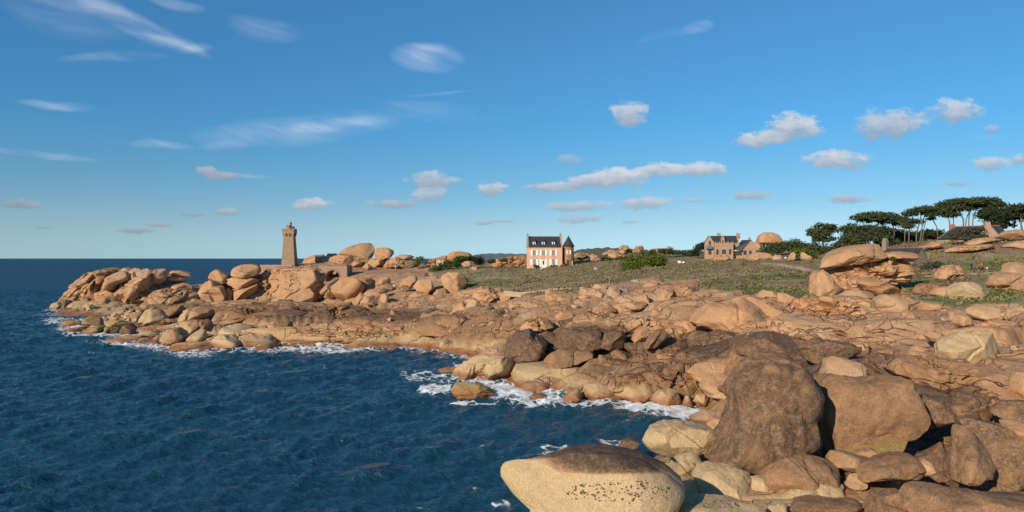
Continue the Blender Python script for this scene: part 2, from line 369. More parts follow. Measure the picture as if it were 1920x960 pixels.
b = n.n('ShaderNodeTexBrick', {'Vector': n.n('ShaderNodeCombineXYZ', {0: n.m('ADD', s.outputs[0], s.outputs[1]), 1: s.outputs[2]}).outputs[0], 'Color1': (.050, .055, .066, 1), 'Color2': (.036, .040, .050, 1), 'Mortar': (.026, .028, .034, 1), 'Scale': 1, 'Brick Width': .3, 'Row Height': .2, 'Mortar Size': .012})
f = n.noise(p, .8, 5, .6)
finish(n, n.mix(n.ss(f, .45, .75, 0, .5), b.outputs[0], (.075, .074, .07)), .62, bump(n, n.m('MULTIPLY', b.outputs[1], -1), .02), .35)
M_SLATE = m
m, n = mat_new('window_glass')
finish(n, (.035, .045, .06, 1), .06, None, .6); M_GLASS = m
def leafmat(name, c1, c2, c3, sc1=.5, w_=.15):
    m, n = mat_new(name)
    p = n.n('ShaderNodeNewGeometry').outputs['Position']
    a = n.noise(p, sc1, 3, .6); b = n.noise(p, 5.0, 2, .6)
    col = n.mix(n.ss(a, .5 - w_, .5 + w_), c1, c2); col = n.mix(n.ss(b, .5, .75, 0, .7), col, c3)
    d = n.n('ShaderNodeBsdfDiffuse', {'Color': col}); t = n.n('ShaderNodeBsdfTranslucent', {'Color': col})
    mx = n.n('ShaderNodeMixShader', {0: .22, 1: d.outputs[0], 2: t.outputs[0]})
    n.n('ShaderNodeOutputMaterial', {'Surface': mx.outputs[0]}); return m
M_PINE = leafmat('cypress_foliage', (.056, .074, .034), (.088, .106, .046), (.145, .148, .078))
M_PINE2 = leafmat('dark_cypress_foliage', (.036, .048, .025), (.056, .068, .033), (.095, .100, .055))
M_GREY = leafmat('windburnt_foliage', (.075, .078, .052), (.105, .098, .066), (.15, .13, .095))
M_GORSE = leafmat('gorse_foliage', (.105, .145, .028), (.150, .180, .032), (.23, .22, .05))
M_BUSH = leafmat('green_shrub_foliage', (.050, .085, .022), (.075, .105, .026), (.11, .135, .04))
M_HEATH = leafmat('heath_tufts', (.262, .216, .085), (.225, .125, .090), (.46, .375, .20), .075, .06)
M_GRASS = leafmat('grass_tufts', (.125, .165, .042), (.290, .255, .105), (.40, .345, .17), .09, .07)
M_BARK = simple('grey_bark', (.20, .165, .135), (.14, .115, .092), 3, .9)
# ------------------------------------------------------------------ the rocks: outline (picture columns/rows turned into metres at the rock's own distance)
# name, label, distance, (dark, pale, ochre), outline, options (t thickness, k cracks, n facets, e roundness, f stands on other rocks)
RK = []
def rk(name, label, d, col, pts, **o): RK.append((name, label, d, col, pts, o))
S, B, O = 'rock_slab', 'boulder', 'rock_outcrop'
# -- headland at the far left
rk(O, "great fractured mass of bedrock forming the back of the far headland", 208, (.08,0,0), [(93,584),(104,554),(124,535),(147,519),(175,507),(205,506),(240,505),(272,506),(284,516),(292,530),(330,545),(366,558),(362,584),(280,594),(180,594)], L=6, k=5, t=.8, e=.5)
rk(O, "long fractured cliff mass carrying the lighthouse terrace", 214.5, (.06,0,0), [(362,566),(376,534),(398,524),(430,516),(484,513),(500,506),(546,501),(586,502),(597,518),(595,560),(586,578),(500,582),(420,580)], L=6, k=5, t=.55, e=.5)
rk(O, "great domed outcrop at the seaward tip of the far headland", 207, (.12,0,0), [(91,580),(94,565),(102,550),(110,541),(122,532),(142,524),(145,517),(157,511),(174,504),(190,502),(205,504),(214,512),(212,540),(202,582),(150,584),(110,580)], t=1.2, k=3)
rk(S, "leaning slab split off the right flank of the headland dome", 201, (.05,0,0), [(185,537),(190,529),(200,517),(212,510),(224,507),(230,512),(233,526),(213,535),(210,545),(192,545)], k=2)
rk(O, "broad fractured outcrop in the middle of the far headland", 204, (.12,0,0), [(212,538),(226,508),(240,502),(258,507),(270,502),(281,512),(280,535),(270,558),(245,582),(215,584),(206,565)], k=4)
rk(B, "low rock cresting the headland behind the fractured outcrop", 212, (0,0,0), [(218,510),(222,504),(236,501),(247,506),(242,516),(228,518)])
rk(B, "upright split block right of a dark vertical crack on the headland", 206, (0,0,0), [(280,530),(286,506),(295,504),(306,504),(306,514),(302,526),(296,534)], f=1)
rk(S, "topmost flat slab of the small pile at the headland's right end", 212, (0,0,0), [(312,508),(322,507),(340,508),(350,512),(358,516),(347,518),(335,517),(314,515)], f=1)
rk(S, "second slab down in the small pile at the headland's right end", 211, (0,0,0), [(304,517),(320,516),(335,517),(340,522),(351,523),(340,528),(328,527),(306,525)], f=1)
rk(S, "dark rimmed bottom slab of the pile at the headland's right end", 210, (.1,0,0), [(302,526),(330,528),(352,533),(364,540),(350,548),(310,550),(298,540)], k=2)
rk(O, "reddish sloping bedrock below the slab pile on the headland", 204, (.25,0,0), [(268,575),(278,548),(300,540),(345,545),(368,555),(372,570),(340,580),(300,584)], k=4)
rk(B, "dark grey seaweed-stained block at the foot of the headland tip", 197, (.85,0,.1), [(112,578),(111,566),(120,562),(130,563),(131,570),(129,580),(120,581)], e=.5)
rk(B, "pale wedge of rock standing in the surf at the headland tip", 200, (0,.6,0), [(89,581),(93,569),(104,566),(112,574),(114,581),(100,583)])
rk(B, "pale rounded boulder beside the dark block below the headland", 196, (0,.7,0), [(128,577),(133,566),(150,562),(161,568),(160,580),(142,584)])
rk(B, "cracked cream rocks at the inlet under the headland", 185, (0,.5,.2), [(138,588),(150,577),(164,571),(178,576),(182,588),(165,593)], k=3)
rk(S, "smooth cream slope of bedrock in the middle of the headland shore", 155, (0,.45,0), [(190,592),(205,580),(230,575),(258,582),(270,600),(258,612),(225,610),(196,604)], t=1.0, k=3)
rk(B, "large cream block with brown top on the headland shore", 148, (.1,.5,0), [(256,610),(262,587),(280,577),(296,582),(306,598),(286,606),(268,614)], k=2)
rk(B, "small brown block in the gully beside the cream block", 158, (.3,0,0), [(300,590),(310,578),(334,573),(340,582),(324,593),(312,597)], k=1)
rk(S, "sloping tan slab right of the dark diagonal gully", 148, (.15,.2,0), [(322,600),(345,581),(370,574),(393,580),(391,593),(362,602),(335,608)], k=2)
rk(S, "brown tilted slab on the platform right of the gully", 140, (.25,.1,0), [(391,600),(400,586),(430,584),(452,592),(447,604),(415,610),(398,608)], k=2)
# -- yellow rocks of the point
G = "weed-stained rocks of the low point"
for lab, d, pts, dk in (
 ("flat olive rock farthest out on the low point", 150, [(110,610),(114,603),(128,601),(144,603),(147,611),(130,617)], 0),
 ("olive rock lapped by foam in front of the farthest flat rock", 139, [(120,626),(128,616),(150,612),(156,617),(141,627)], 0),
 ("long olive rock in the middle of the low point", 136, [(148,626),(158,616),(185,612),(188,622),(170,629),(155,630)], .1),
 ("smaller rounded olive boulder of the pair on the point", 137, [(187,624),(191,615),(205,613),(209,622),(201,628)], 0),
 ("dark sided boulder right of the small rounded olive one", 137, [(206,626),(210,615),(221,613),(223,622),(213,628)], .7),
 ("dark wedge shaped block at the landward end of the point", 135, [(220,628),(228,612),(238,606),(249,615),(246,626),(232,630)], .6),
 ("brown cracked boulders heaped behind the olive point", 146, [(142,606),(150,596),(168,592),(182,598),(190,610),(168,614)], .35),
 ("long pale shelf between the point and the shore", 142, [(183,608),(200,600),(228,602),(245,608),(240,614),(205,613)], 0)):
    rk(B, lab, d, (dk,.15,.75 if dk < .5 else .2), pts, g=G)
rk(S, "yellow rock tongue pointing left into the surf", 123, (0,.5,.5), [(194,644),(203,634),(222,632),(245,629),(256,622),(259,640),(245,647)])
rk(B, "small yellow rounded rock at the foam's edge beside the tongue", 121, (0,.4,.6), [(249,648),(258,638),(270,637),(274,648),(262,650)])
rk(B, "second yellow rounded rock touching the one beside the tongue", 120, (.05,.4,.5), [(273,648),(276,639),(290,637),(298,648),(285,650)])
rk(B, "cream hump with a small dark hollow above the yellow rocks", 126, (.05,.6,.1), [(249,634),(258,622),(275,619),(291,625),(297,636),(280,641),(258,641)])
rk(B, "big round brown-speckled boulder on the left shore", 118, (.3,.5,.3), [(296,646),(299,628),(310,617),(323,613),(336,622),(343,631),(338,642),(316,650),(302,651)], t=1.1)
rk(B, "tan sloping block behind the big speckled boulder", 126, (.15,.2,0), [(336,628),(345,614),(354,605),(366,604),(369,613),(360,627),(347,637)])
rk(B, "smooth cream block with a sharp right edge on the left shore", 119, (0,.7,0), [(340,642),(355,630),(371,615),(380,618),(381,633),(379,642),(358,644)], e=.55)
rk(B, "grey ball shaped boulder perched above the cream block", 126, (.45,0,0), [(371,612),(375,600),(385,597),(393,604),(392,615),(382,620)], t=1.1)
rk(S, "low front rock jutting farthest into the water on the left shore", 113, (.05,.5,.4), [(314,656),(325,643),(340,640),(370,640),(386,645),(383,657),(365,664),(347,665),(330,658)], k=2)
rk(S, "pinkish pitted slab right of the low front rock", 114, (0,.55,0), [(384,644),(395,630),(410,627),(425,634),(446,640),(452,650),(420,654),(395,652)])
rk(S, "wide cream slab above the orange water's edge", 120, (0,.6,0), [(398,628),(412,612),(440,606),(462,612),(468,626),(452,634),(420,634)], k=2, t=1.2)
rk(B, "cream hump left of a dark notch on the low platform", 124, (0,.5,0), [(464,630),(474,612),(492,610),(500,620),(499,630),(480,633)])
rk(B, "diamond shaped grey block on the low platform", 123, (.25,.3,0), [(547,617),(557,611),(572,622),(558,629)], e=.5)
rk(B, "square grey-tan block beside the diamond shaped one", 121, (.2,.4,0), [(532,620),(545,616),(557,628),(556,635),(545,635)], e=.5)
rk(B, "brown cubic block above the diamond shaped one", 126, (.45,0,0), [(519,612),(526,603),(542,602),(546,613),(536,619),(524,619)], e=.5)
rk(S, "long brown ledge crossing the platform below the lighthouse cliff", 150, (.5,0,0), [(445,600),(470,588),(520,582),(560,586),(580,596),(545,604),(490,606)], t=1.2, k=2)
rk(S, "brown weathered hump at the middle of the low platform", 148, (.5,0,0), [(560,598),(600,578),(640,574),(675,580),(688,590),(660,602),(600,606)], t=1.2, k=3)
rk(S, "greyish sloping slab below the round pale boulder", 162, (.4,0,0), [(600,582),(625,572),(655,566),(662,578),(640,588),(612,592)], k=2)
rk(B, "reddish boulder with a dark shadow on the platform's right side", 145, (.25,0,0), [(748,594),(755,585),(766,582),(772,588),(770,595),(758,598)])
rk(S, "broad flat brown slab ending in a dark overhang near the cove", 117, (.35,0,0), [(770,612),(800,596),(850,588),(886,597),(903,604),(889,617),(872,628),(840,632),(795,628)], t=1.3, k=2)
rk(B, "heap of broken stones perched on the end of the brown slab", 125, (.1,.2,0), [(889,592),(896,586),(906,584),(912,592),(907,601),(896,604)], k=3, f=1)
rk(B, "upright orange boulder standing above the cove's heap of stones", 137, (0,.1,0), [(872,582),(876,565),(886,561),(897,566),(905,576),(905,585),(896,588),(884,582)], e=.7)
rk(S, "flat slab left of the upright orange boulder", 140, (.1,0,0), [(843,590),(852,574),(866,565),(878,568),(882,582),(866,590)], k=2)
rk(B, "orange wave-washed block at the head of the small cove", 110, (0,0,0), [(821,654),(824,643),(835,634),(851,642),(852,654),(836,659)], k=1)
rk(B, "rounded orange rock right of the wave-washed block", 107, (0,0,0), [(884,660),(890,644),(905,636),(924,638),(930,650),(915,660)], k=1)
# -- cliff below the lighthouse
rk(B, "narrow headed block at the left top of the lighthouse cliff", 211, (0,0,0), [(387,512),(393,506),(406,506),(415,511),(424,517),(422,531),(414,536),(402,534),(395,529),(389,520)], k=2, f=1)
rk(O, "big smooth bulging outcrop at the left foot of the lighthouse cliff", 208, (.05,0,0), [(361,538),(366,531),(378,528),(390,522),(400,529),(405,535),(420,537),(426,550),(425,562),(408,570),(382,572),(375,560),(363,552)], k=2, t=1.1)
rk(S, "pitted cap slab on the top of the lighthouse cliff", 211, (0,.1,0), [(425,511),(427,504),(434,500),(450,496),(465,495),(478,497),(484,503),(482,512),(475,519),(460,522),(440,520),(429,517)], f=1, k=2)
rk(B, "blocky rock directly beneath the pitted cap slab", 210, (.05,0,0), [(423,522),(440,520),(470,521),(480,523),(477,531),(465,538),(450,543),(437,541),(427,534)], f=1, e=.55)
rk(B, "wedge shaped block below the cap slab and its blocky rock", 209, (.05,0,0), [(434,546),(450,543),(465,538),(479,531),(477,542),(470,552),(455,562),(445,568),(439,558)], f=1, e=.55)
rk(B, "small wedged stone in the crack left of the wedge block", 208, (.1,0,0), [(421,540),(430,545),(434,553),(432,566),(424,558)])
rk(O, "tall cracked wall of rock left below the lighthouse terrace", 214, (0,0,0), [(482,526),(485,510),(492,505),(505,507),(517,514),(527,520),(531,530),(522,546),(511,562),(508,576),(490,580),(466,572),(474,551)], k=5, t=1.0)
rk(O, "rock shoulder right under the white terrace wall", 219, (0,0,0), [(500,506),(517,500),(535,499),(546,500),(537,514),(528,521),(515,516)], k=2, f=1)
rk(O, "great squared cliff block right below the lighthouse tower", 218, (0,0,0), [(526,537),(537,516),(547,501),(560,499),(574,499),(592,501),(599,508),(607,510),(611,519),(609,527),(602,537),(565,536),(545,539)], k=5, f=1, e=.55)
rk(B, "huge smooth pale boulder at the foot of the lighthouse cliff", 211, (0,.15,0), [(508,572),(516,556),(527,545),(546,540),(565,539),(580,541),(587,551),(586,561),(578,571),(562,578),(546,578),(520,576)], e=.6)
rk(B, "brown stained rock leaning on the huge smooth boulder", 205, (.7,0,0), [(510,576),(514,567),(520,562),(544,562),(551,569),(549,577),(528,580)])
rk(O, "strip of small cracked blocks right of the huge smooth boulder", 216, (0,0,0), [(584,540),(597,536),(606,543),(604,556),(592,566),(586,556)], k=5)
rk(S, "long slab leaning up to the right below the dark arch", 214, (.05,0,0), [(597,550),(612,534),(624,521),(631,520),(632,527),(622,535),(616,545),(607,554)], f=1)
rk(B, "wedge of rock between the leaning slab and the great oval boulder", 209, (0,0,0), [(605,558),(616,542),(623,531),(627,546),(622,562)])
rk(B, "great smooth greyish oval boulder below the stone arch", 198, (.12,.15,0), [(619,538),(630,526),(645,519),(660,519),(674,524),(683,533),(679,547),(665,555),(658,562),(643,566),(627,562),(620,552)], k=0, n=3, e=.7)
rk(B, "grey humped rock touching the right side of the great oval boulder", 202, (.4,0,0), [(672,526),(680,522),(692,522),(700,527),(701,541),(689,545),(680,550),(674,542)], k=2)
rk(B, "squat dusky pink block right of the grey humped rock", 214, (.2,0,0), [(706,527),(713,520),(725,519),(731,523),(731,532),(720,536),(710,533)], e=.55)
rk(S, "low mauve slab in front of the squat dusky block", 204, (.25,0,0), [(709,538),(725,531),(736,535),(736,543),(714,545)])
rk(S, "flat shelf of rock right of the great oval boulder", 188, (.1,0,0), [(678,552),(690,543),(718,540),(727,546),(714,557),(688,558)], k=1)
rk(B, "round cracked tan boulder at the edge of the brown platform", 172, (0,.1,0), [(673,566),(681,556),(698,555),(706,565),(704,577),(692,583),(680,580),(673,574)], k=2)
rk(B, "blocky buttress left of the round cracked tan boulder", 178, (0,.1,0), [(656,579),(662,560),(674,548),(684,556),(676,568),(674,580)], k=2)
rk(B, "pointed boulder with a dark shadow right of the round cracked one", 179, (0,.1,0), [(710,560),(714,552),(721,549),(728,554),(727,566),(722,571),(713,565)])
rk(B, "left one of the two big blocks left of the perched boulder", 190, (0,.05,0), [(745,540),(752,526),(768,517),(779,517),(782,527),(775,536),(769,543),(755,544)], k=1)
rk(B, "right one of the two big blocks left of the perched boulder", 184, (0,.1,0), [(773,538),(781,526),(790,523),(807,522),(811,532),(814,541),(804,550),(793,552),(781,547)], k=1)
rk(S, "orange plinth rock under the two big blocks", 179, (0,0,0), [(766,555),(778,546),(793,549),(806,551),(794,561),(770,560)])
rk(B, "orange rounded block against the lower left of the perched boulder", 178, (0,0,0), [(806,558),(818,543),(832,540),(840,550),(836,556),(820,560)])
rk(B, "big heart shaped perched boulder at the edge of the heath", 180, (0,.3,.05), [(823,519),(828,515),(840,510),(860,511),(871,516),(878,524),(875,534),(866,545),(860,551),(850,553),(838,551),(832,541),(827,529)], e=.75, k=2, t=1.0)
rk(O, "pink crumbling outcrop on the heath edge right of the perched boulder", 150, (0,.1,0), [(882,560),(890,547),(903,537),(918,538),(930,548),(940,558),(915,566),(895,566)], k=5)
# -- behind the lighthouse
rk(O, "long low dome of rock directly right of the lighthouse", 275, (0,0,0), [(560,500),(567,486),(585,479),(602,476),(609,482),(607,495),(594,499),(575,501)], k=1)
rk(B, "cracked round rock between the low dome and the huge tilted slab", 276, (0,0,0), [(608,484),(613,476),(627,475),(633,480),(634,488),(621,493),(609,494)], k=1)
rk(S, "huge tilted slab on the skyline right of the lighthouse", 286, (.05,.1,0), [(627,477),(637,468),(652,462),(670,456),(686,454),(693,456),(701,466),(696,477),(690,488),(679,490),(662,490),(640,490)], k=0, n=5, e=.55)
rk(B, "small rounded rock in front of the huge tilted slab", 264, (0,0,0), [(638,496),(646,483),(655,478),(661,482),(659,492),(648,498)])
rk(B, "low oval rock at the foot of the huge tilted slab", 261, (.1,0,0), [(655,500),(662,490),(670,488),(678,492),(678,499),(666,501)])
rk(B, "pockmarked round boulder balanced on the skyline beside the tilted slab", 270, (0,.05,0), [(701,473),(702,466),(709,464),(723,464),(734,468),(737,475),(732,482),(720,487),(707,488),(702,482)], f=1, t=1.0)
rk(O, "flat ledge carrying the pockmarked round boulder", 269, (0,0,0), [(680,495),(696,485),(705,487),(720,487),(718,498),(700,502)])
rk(B, "triangular grey-tan rock below the ledge of the pockmarked boulder", 257, (.1,.1,0), [(677,503),(686,493),(699,501),(690,507)])
rk(O, "wide streaked outcrop with vertical run-off lines on the skyline", 262, (.1,.2,0), [(716,503),(723,487),(743,482),(763,486),(782,490),(777,496),(768,504),(755,508),(730,505)], k=3)
rk(S, "flat slab resting on the back of the streaked outcrop", 265, (0,0,0), [(738,482),(751,477),(769,478),(777,482),(769,486),(751,486)], f=1)
rk(O, "low layered rocks left of the stone hut", 254, (0,0,0), [(792,500),(803,485),(818,484),(824,495),(812,502)], k=3)
rk(O, "humped rock behind the roof of the stone hut", 259, (.05,0,0), [(813,490),(825,480),(838,479),(840,491),(824,496)], k=1)
rk(O, "orange domed rock rising behind the dark shrubs", 258, (0,0,0), [(838,490),(839,477),(849,472),(862,471),(876,473),(885,478),(878,487),(856,491)], k=2)
rk(B, "pale pink rock in front of the dark shrubs", 232, (0,.3,0), [(864,495),(871,490),(881,489),(889,492),(888,500),(872,502)])
rk(B, "small round rock right below the pale pink one by the shrubs", 228, (0,.2,0), [(880,503),(887,499),(896,500),(897,506),(887,507)])
rk(O, "low rocks left of the pink house", 250, (0,.05,0), [(915,502),(922,489),(938,484),(957,481),(985,478),(992,495),(975,503),(940,503)], k=5)
rk(O, "rounded rocks right behind the turret of the pink house", 250, (0,.1,0), [(1074,484),(1078,476),(1087,473),(1105,476),(1109,483),(1090,488)], k=3)
rk(O, "overhanging rock with a black hollow right of the turret", 249, (0,.1,0), [(1104,482),(1111,475),(1121,478),(1130,487),(1117,491),(1107,489)], k=2)
rk(O, "castle-like rock tower on the distant skyline", 322, (.05,.1,0), [(1158,475),(1163,463),(1168,459),(1178,460),(1183,467),(1181,477)], k=3)
rk(O, "flat-topped rock stack right of the castle-like rock", 322, (.05,.1,0), [(1184,474),(1193,462),(1206,460),(1209,466),(1204,476)], k=3)
rk(O, "low ridge of pale rocks left of the castle-like rock", 316, (0,.1,0), [(1126,477),(1147,467),(1160,469),(1164,478),(1141,480)], k=3)
rk(O, "pale ledges above the rounded hedge", 292, (0,.3,0), [(1140,488),(1143,474),(1163,477),(1176,480),(1178,488),(1158,490)], k=3)
rk(O, "long low rock ridge on the skyline right of the flat-topped stack", 330, (.05,.1,0), [(1206,474),(1222,466),(1254,465),(1264,470),(1240,475)], k=3)
rk(S, "tilted mushroom rock at the end of the skyline ridge", 329, (.2,.1,0), [(1250,462),(1258,462),(1264,466),(1259,468)], f=1)
rk(O, "big loaf shaped dome behind the villa", 322, (.22,0,0), [(1421,457),(1425,443),(1432,436),(1452,435),(1464,439),(1470,446),(1469,457),(1445,460)], k=1, e=.55)
rk(O, "pink rock outcrop between the villa's low wing and the dark trees", 300, (0,0,0), [(1408,466),(1412,454),(1423,453),(1431,461),(1429,470),(1415,472)], k=1)
rk(O, "mauve streaked outcrop in front of the villa's low wing", 243, (.2,.1,0), [(1399,488),(1409,478),(1420,473),(1436,473),(1447,475),(1453,481),(1450,490),(1425,492)], k=2)
rk(O, "rounded pale outcrop right of the mauve streaked one", 240, (.05,.2,0), [(1448,487),(1454,478),(1469,478),(1474,486),(1462,491)], k=1)
rk(B, "stony mound below the villa's terrace", 260, (0,.1,0), [(1338,489),(1344,478),(1363,476),(1371,484),(1355,490)], k=3)
rk(B, "left one of the two upright stones before the bright green shrub", 212, (.05,0,0), [(1480,488),(1483,475),(1490,472),(1493,480),(1489,490)])
rk(B, "right one of the two upright stones before the bright green shrub", 211, (.05,0,0), [(1504,486),(1507,474),(1513,472),(1517,479),(1530,485),(1516,490)])
# -- slopes in the middle
rk(B, "dark brown lichen-covered boulder above the cream point", 86, (.82,0,0), [(942,676),(946,662),(950,640),(967,624),(995,615),(1004,625),(1016,636),(1031,645),(1023,662),(1010,676),(975,682)], n=9, e=.6, t=1.0)
rk(O, "left one of the three dark cliff faces right of the lichen boulder", 86, (.85,0,0), [(1040,652),(1044,628),(1055,614),(1072,616),(1092,618),(1097,640),(1084,658),(1060,658)], e=.55, n=8)
rk(O, "middle one of the three dark cliff faces", 85, (.75,0,0), [(1081,654),(1093,622),(1110,617),(1130,620),(1133,640),(1127,656),(1100,660)], e=.5, n=8)
rk(O, "right one of the three dark cliff faces", 84, (.75,0,0), [(1125,654),(1134,625),(1150,619),(1173,618),(1176,636),(1171,654),(1145,659)], e=.5, n=8)
rk(B, "wedge shaped dark rock above the three dark cliff faces", 91, (.6,0,0), [(1072,612),(1085,600),(1098,594),(1111,595),(1117,606),(1101,618),(1085,620)])
rk(S, "brown smooth shelf below the dark cliff faces", 82, (.3,0,0), [(1018,682),(1030,664),(1050,652),(1085,658),(1118,660),(1120,674),(1080,684),(1040,690)], k=2, t=1.2)
rk(B, "rounded boulder at the heath edge by a small wooden post", 120, (0,.1,0), [(1132,562),(1140,545),(1148,537),(1160,536),(1165,548),(1159,562)], k=0)
rk(S, "flat cream slab at the head of the slope under the sandy track", 128, (0,.15,0), [(1200,540),(1215,530),(1238,529),(1244,537),(1226,545),(1205,548)])
rk(B, "big split block lying diagonally on the middle slope", 117, (0,.05,0), [(1232,564),(1245,545),(1261,537),(1267,546),(1257,557),(1244,568)], e=.5)
rk(B, "cubic block left of the diagonal split block", 115, (0,0,0), [(1191,560),(1200,553),(1214,551),(1219,562),(1216,574),(1198,570)], e=.5)
rk(S, "long pale slab across the middle slope", 108, (0,.05,0), [(1152,576),(1178,565),(1215,565),(1219,575),(1195,583),(1163,585)], t=1.2)
rk(S, "ridged slab with a dark crack under its front edge", 105, (0,0,0), [(1227,583),(1232,574),(1262,567),(1269,576),(1251,583),(1234,590)], t=1.1)
rk(S, "orange slab below the heath, left on the middle slope", 118, (0,0,0), [(1068,574),(1085,562),(1108,560),(1112,570),(1095,580),(1076,582)], k=1)
rk(B, "rounded tan block above a dark crack left on the middle slope", 106, (0,.1,0), [(1040,594),(1052,584),(1070,584),(1078,594),(1064,602),(1046,602)], k=1)
rk(O, "wide ridged bedrock hump left of the dark wedge rock", 100, (.1,0,0), [(972,620),(984,602),(1006,592),(1030,598),(1040,612),(1018,622)], k=3, t=1.1)
rk(O, "pale buttress with fractured steps in the middle of the slope", 92, (0,.1,0), [(1172,640),(1176,612),(1190,598),(1206,604),(1206,626),(1192,646)], k=4)
rk(O, "leaning oval slab of the fractured middle slope", 84, (.1,0,0), [(1186,638),(1194,620),(1212,610),(1220,622),(1206,640),(1192,645)], k=1)
rk(O, "mauve rounded rock face in the middle slope", 82, (.5,0,0), [(1204,654),(1220,630),(1244,616),(1258,626),(1256,640),(1232,652)], k=1)
rk(B, "light boulder above the mauve rounded face", 95, (0,.2,0), [(1196,604),(1206,594),(1232,590),(1246,596),(1236,608),(1210,612)], k=1)
rk(S, "long smooth brow of rock at the left end of the overhanging block", 88, (.1,0,0), [(1258,622),(1270,604),(1290,598),(1306,606),(1300,620),(1276,628)], k=1)
rk(O, "great overhanging block with a peaked top on the middle slope", 83, (0,.05,0), [(1305,612),(1313,596),(1337,573),(1370,569),(1397,557),(1407,560),(1430,579),(1437,590),(1452,602),(1448,613),(1430,625),(1415,622),(1388,634),(1367,634),(1340,622),(1325,615)], e=.5, n=8, f=1, k=1)
rk(S, "slab rising behind the right shoulder of the great overhanging block", 89, (0,.05,0), [(1398,559),(1424,557),(1445,571),(1466,580),(1472,590),(1456,604),(1440,598)], k=2)
rk(B, "lumpy pale boulders at the heath edge above the slab", 101, (0,.15,0), [(1423,558),(1427,550),(1436,543),(1458,546),(1463,562),(1444,568)], k=2)
rk(B, "rounded orange boulder right of the lumpy pale ones", 96, (0,.05,0), [(1459,554),(1463,548),(1472,548),(1490,556),(1494,568),(1482,581),(1462,574)], e=.7)
rk(O, "long dark brown rock below the overhanging block", 71, (.72,0,0), [(1383,668),(1391,643),(1415,631),(1460,621),(1490,631),(1498,642),(1509,652),(1511,672),(1450,676),(1415,676)], k=1, t=1.2)
rk(O, "dark recessed wall under the overhang of the great block", 83, (.68,0,0), [(1294,656),(1297,630),(1310,619),(1332,622),(1366,632),(1372,648),(1365,664),(1346,668),(1325,660)], k=1, n=8)
rk(S, "smooth brown ramp below the dark recessed wall", 72, (.05,0,0), [(1262,700),(1290,680),(1340,672),(1390,676),(1400,696),(1370,712),(1310,716)], k=1, t=1.4)
rk(O, "rounded rock face streaked cream above the tide line", 66, (.1,.1,0), [(1318,730),(1330,706),(1352,698),(1376,706),(1382,730),(1360,752),(1334,748)], k=1)
rk(O, "continuous cream and tan bedrock joining the buttresses of the cream point", 84.5, (0,.5,.05), [(836,712),(850,692),(884,673),(905,663),(945,665),(985,677),(1060,679),(1110,689),(1160,694),(1215,690),(1254,704),(1258,726),(1180,740),(1100,734),(1040,728),(960,722),(900,726)], L=6, k=4, t=.5, e=.5)
rk(O, "big fractured cliff in the middle of the slope with dark stained lower half", 88, (.1,0,0), [(1008,692),(1036,655),(1044,625),(1074,602),(1110,592),(1160,598),(1210,590),(1260,598),(1302,612),(1306,650),(1296,694),(1230,706),(1130,706)], L=6, k=5, t=.5, e=.45, m=1)
rk(O, "smooth orange-brown rock wall above the surf at the head of the cove", 73, (.16,0,0), [(1128,706),(1200,684),(1290,672),(1385,662),(1402,690),(1392,740),(1376,780),(1322,776),(1270,750),(1200,738),(1140,730)], L=6, k=3, t=.45, e=.45, m=1)
rk(O, "pale shattered bedrock under the large ribbed slab", 76, (0,.1,0), [(1440,606),(1480,588),(1545,602),(1600,608),(1680,598),(1765,598),(1770,640),(1700,668),(1640,670),(1560,652),(1500,650),(1450,630)], L=6, k=3, t=.5, e=.45)
rk(O, "long stepped tan rock shelf along the water below the lighthouse", 119, (.1,.3,0), [(392,658),(400,632),(450,614),(560,612),(680,606),(780,612),(860,622),(884,642),(866,660),(750,656),(650,660),(560,662),(470,660)], L=6, k=5, t=.28, e=.42, m=1)
# -- tortoise rock group
rk(S, "long upper slab like a tortoise shell on the big stacked tor", 118, (.12,.1,0), [(1543,506),(1550,493),(1562,481),(1585,468),(1610,460),(1640,456),(1658,457),(1665,464),(1664,470),(1669,476),(1667,484),(1640,491),(1595,498),(1558,507)], f=1, k=1, e=.6)
rk(S, "right hand cap slab of the big stacked tor", 119, (.05,.1,0), [(1658,477),(1680,471),(1705,471),(1722,474),(1727,480),(1722,487),(1710,490),(1690,485),(1668,487)], f=1, k=1)
rk(O, "layered body of the big stacked tor under its cap slabs", 119, (0,.05,0), [(1553,506),(1600,493),(1640,486),(1668,481),(1690,481),(1714,485),(1734,500),(1734,514),(1724,524),(1712,532),(1680,534),(1640,534),(1612,542),(1590,548),(1560,540),(1550,524)], k=6, e=.5, n=8)
rk(O, "tall smooth pillar at the left foot of the big stacked tor", 112, (0,.05,0), [(1523,553),(1532,516),(1538,509),(1553,508),(1564,512),(1574,530),(1590,546),(1580,560),(1550,562),(1527,561)], k=2)
rk(B, "ear shaped stone leaning on the left of the smooth pillar", 113, (0,0,0), [(1521,535),(1527,522),(1534,515),(1534,528),(1527,536)], f=1)
rk(B, "mushroom headed boulder leaning right of the smooth pillar", 106, (.15,.05,0), [(1608,531),(1610,524),(1622,520),(1648,521),(1662,530),(1685,539),(1699,544),(1701,553),(1685,557),(1643,555),(1622,544)], f=1, e=.65)
rk(S, "thin ledge between the pillar and the mushroom headed boulder", 104, (0,.1,0), [(1570,560),(1595,546),(1619,543),(1643,548),(1642,558),(1597,562)], f=1)
rk(S, "large ribbed slab in front of the big stacked tor", 92, (0,.1,0), [(1483,585),(1497,568),(1518,560),(1545,556),(1590,556),(1630,557),(1650,563),(1649,580),(1646,593),(1610,606),(1590,612),(1573,616),(1555,611),(1545,600),(1525,590)], k=4, e=.55, t=1.2, f=1)
rk(S, "wedge slab tucked under the large ribbed slab", 91, (0,.05,0), [(1486,589),(1503,585),(1524,588),(1547,596),(1552,612),(1533,614),(1508,606)], k=1)
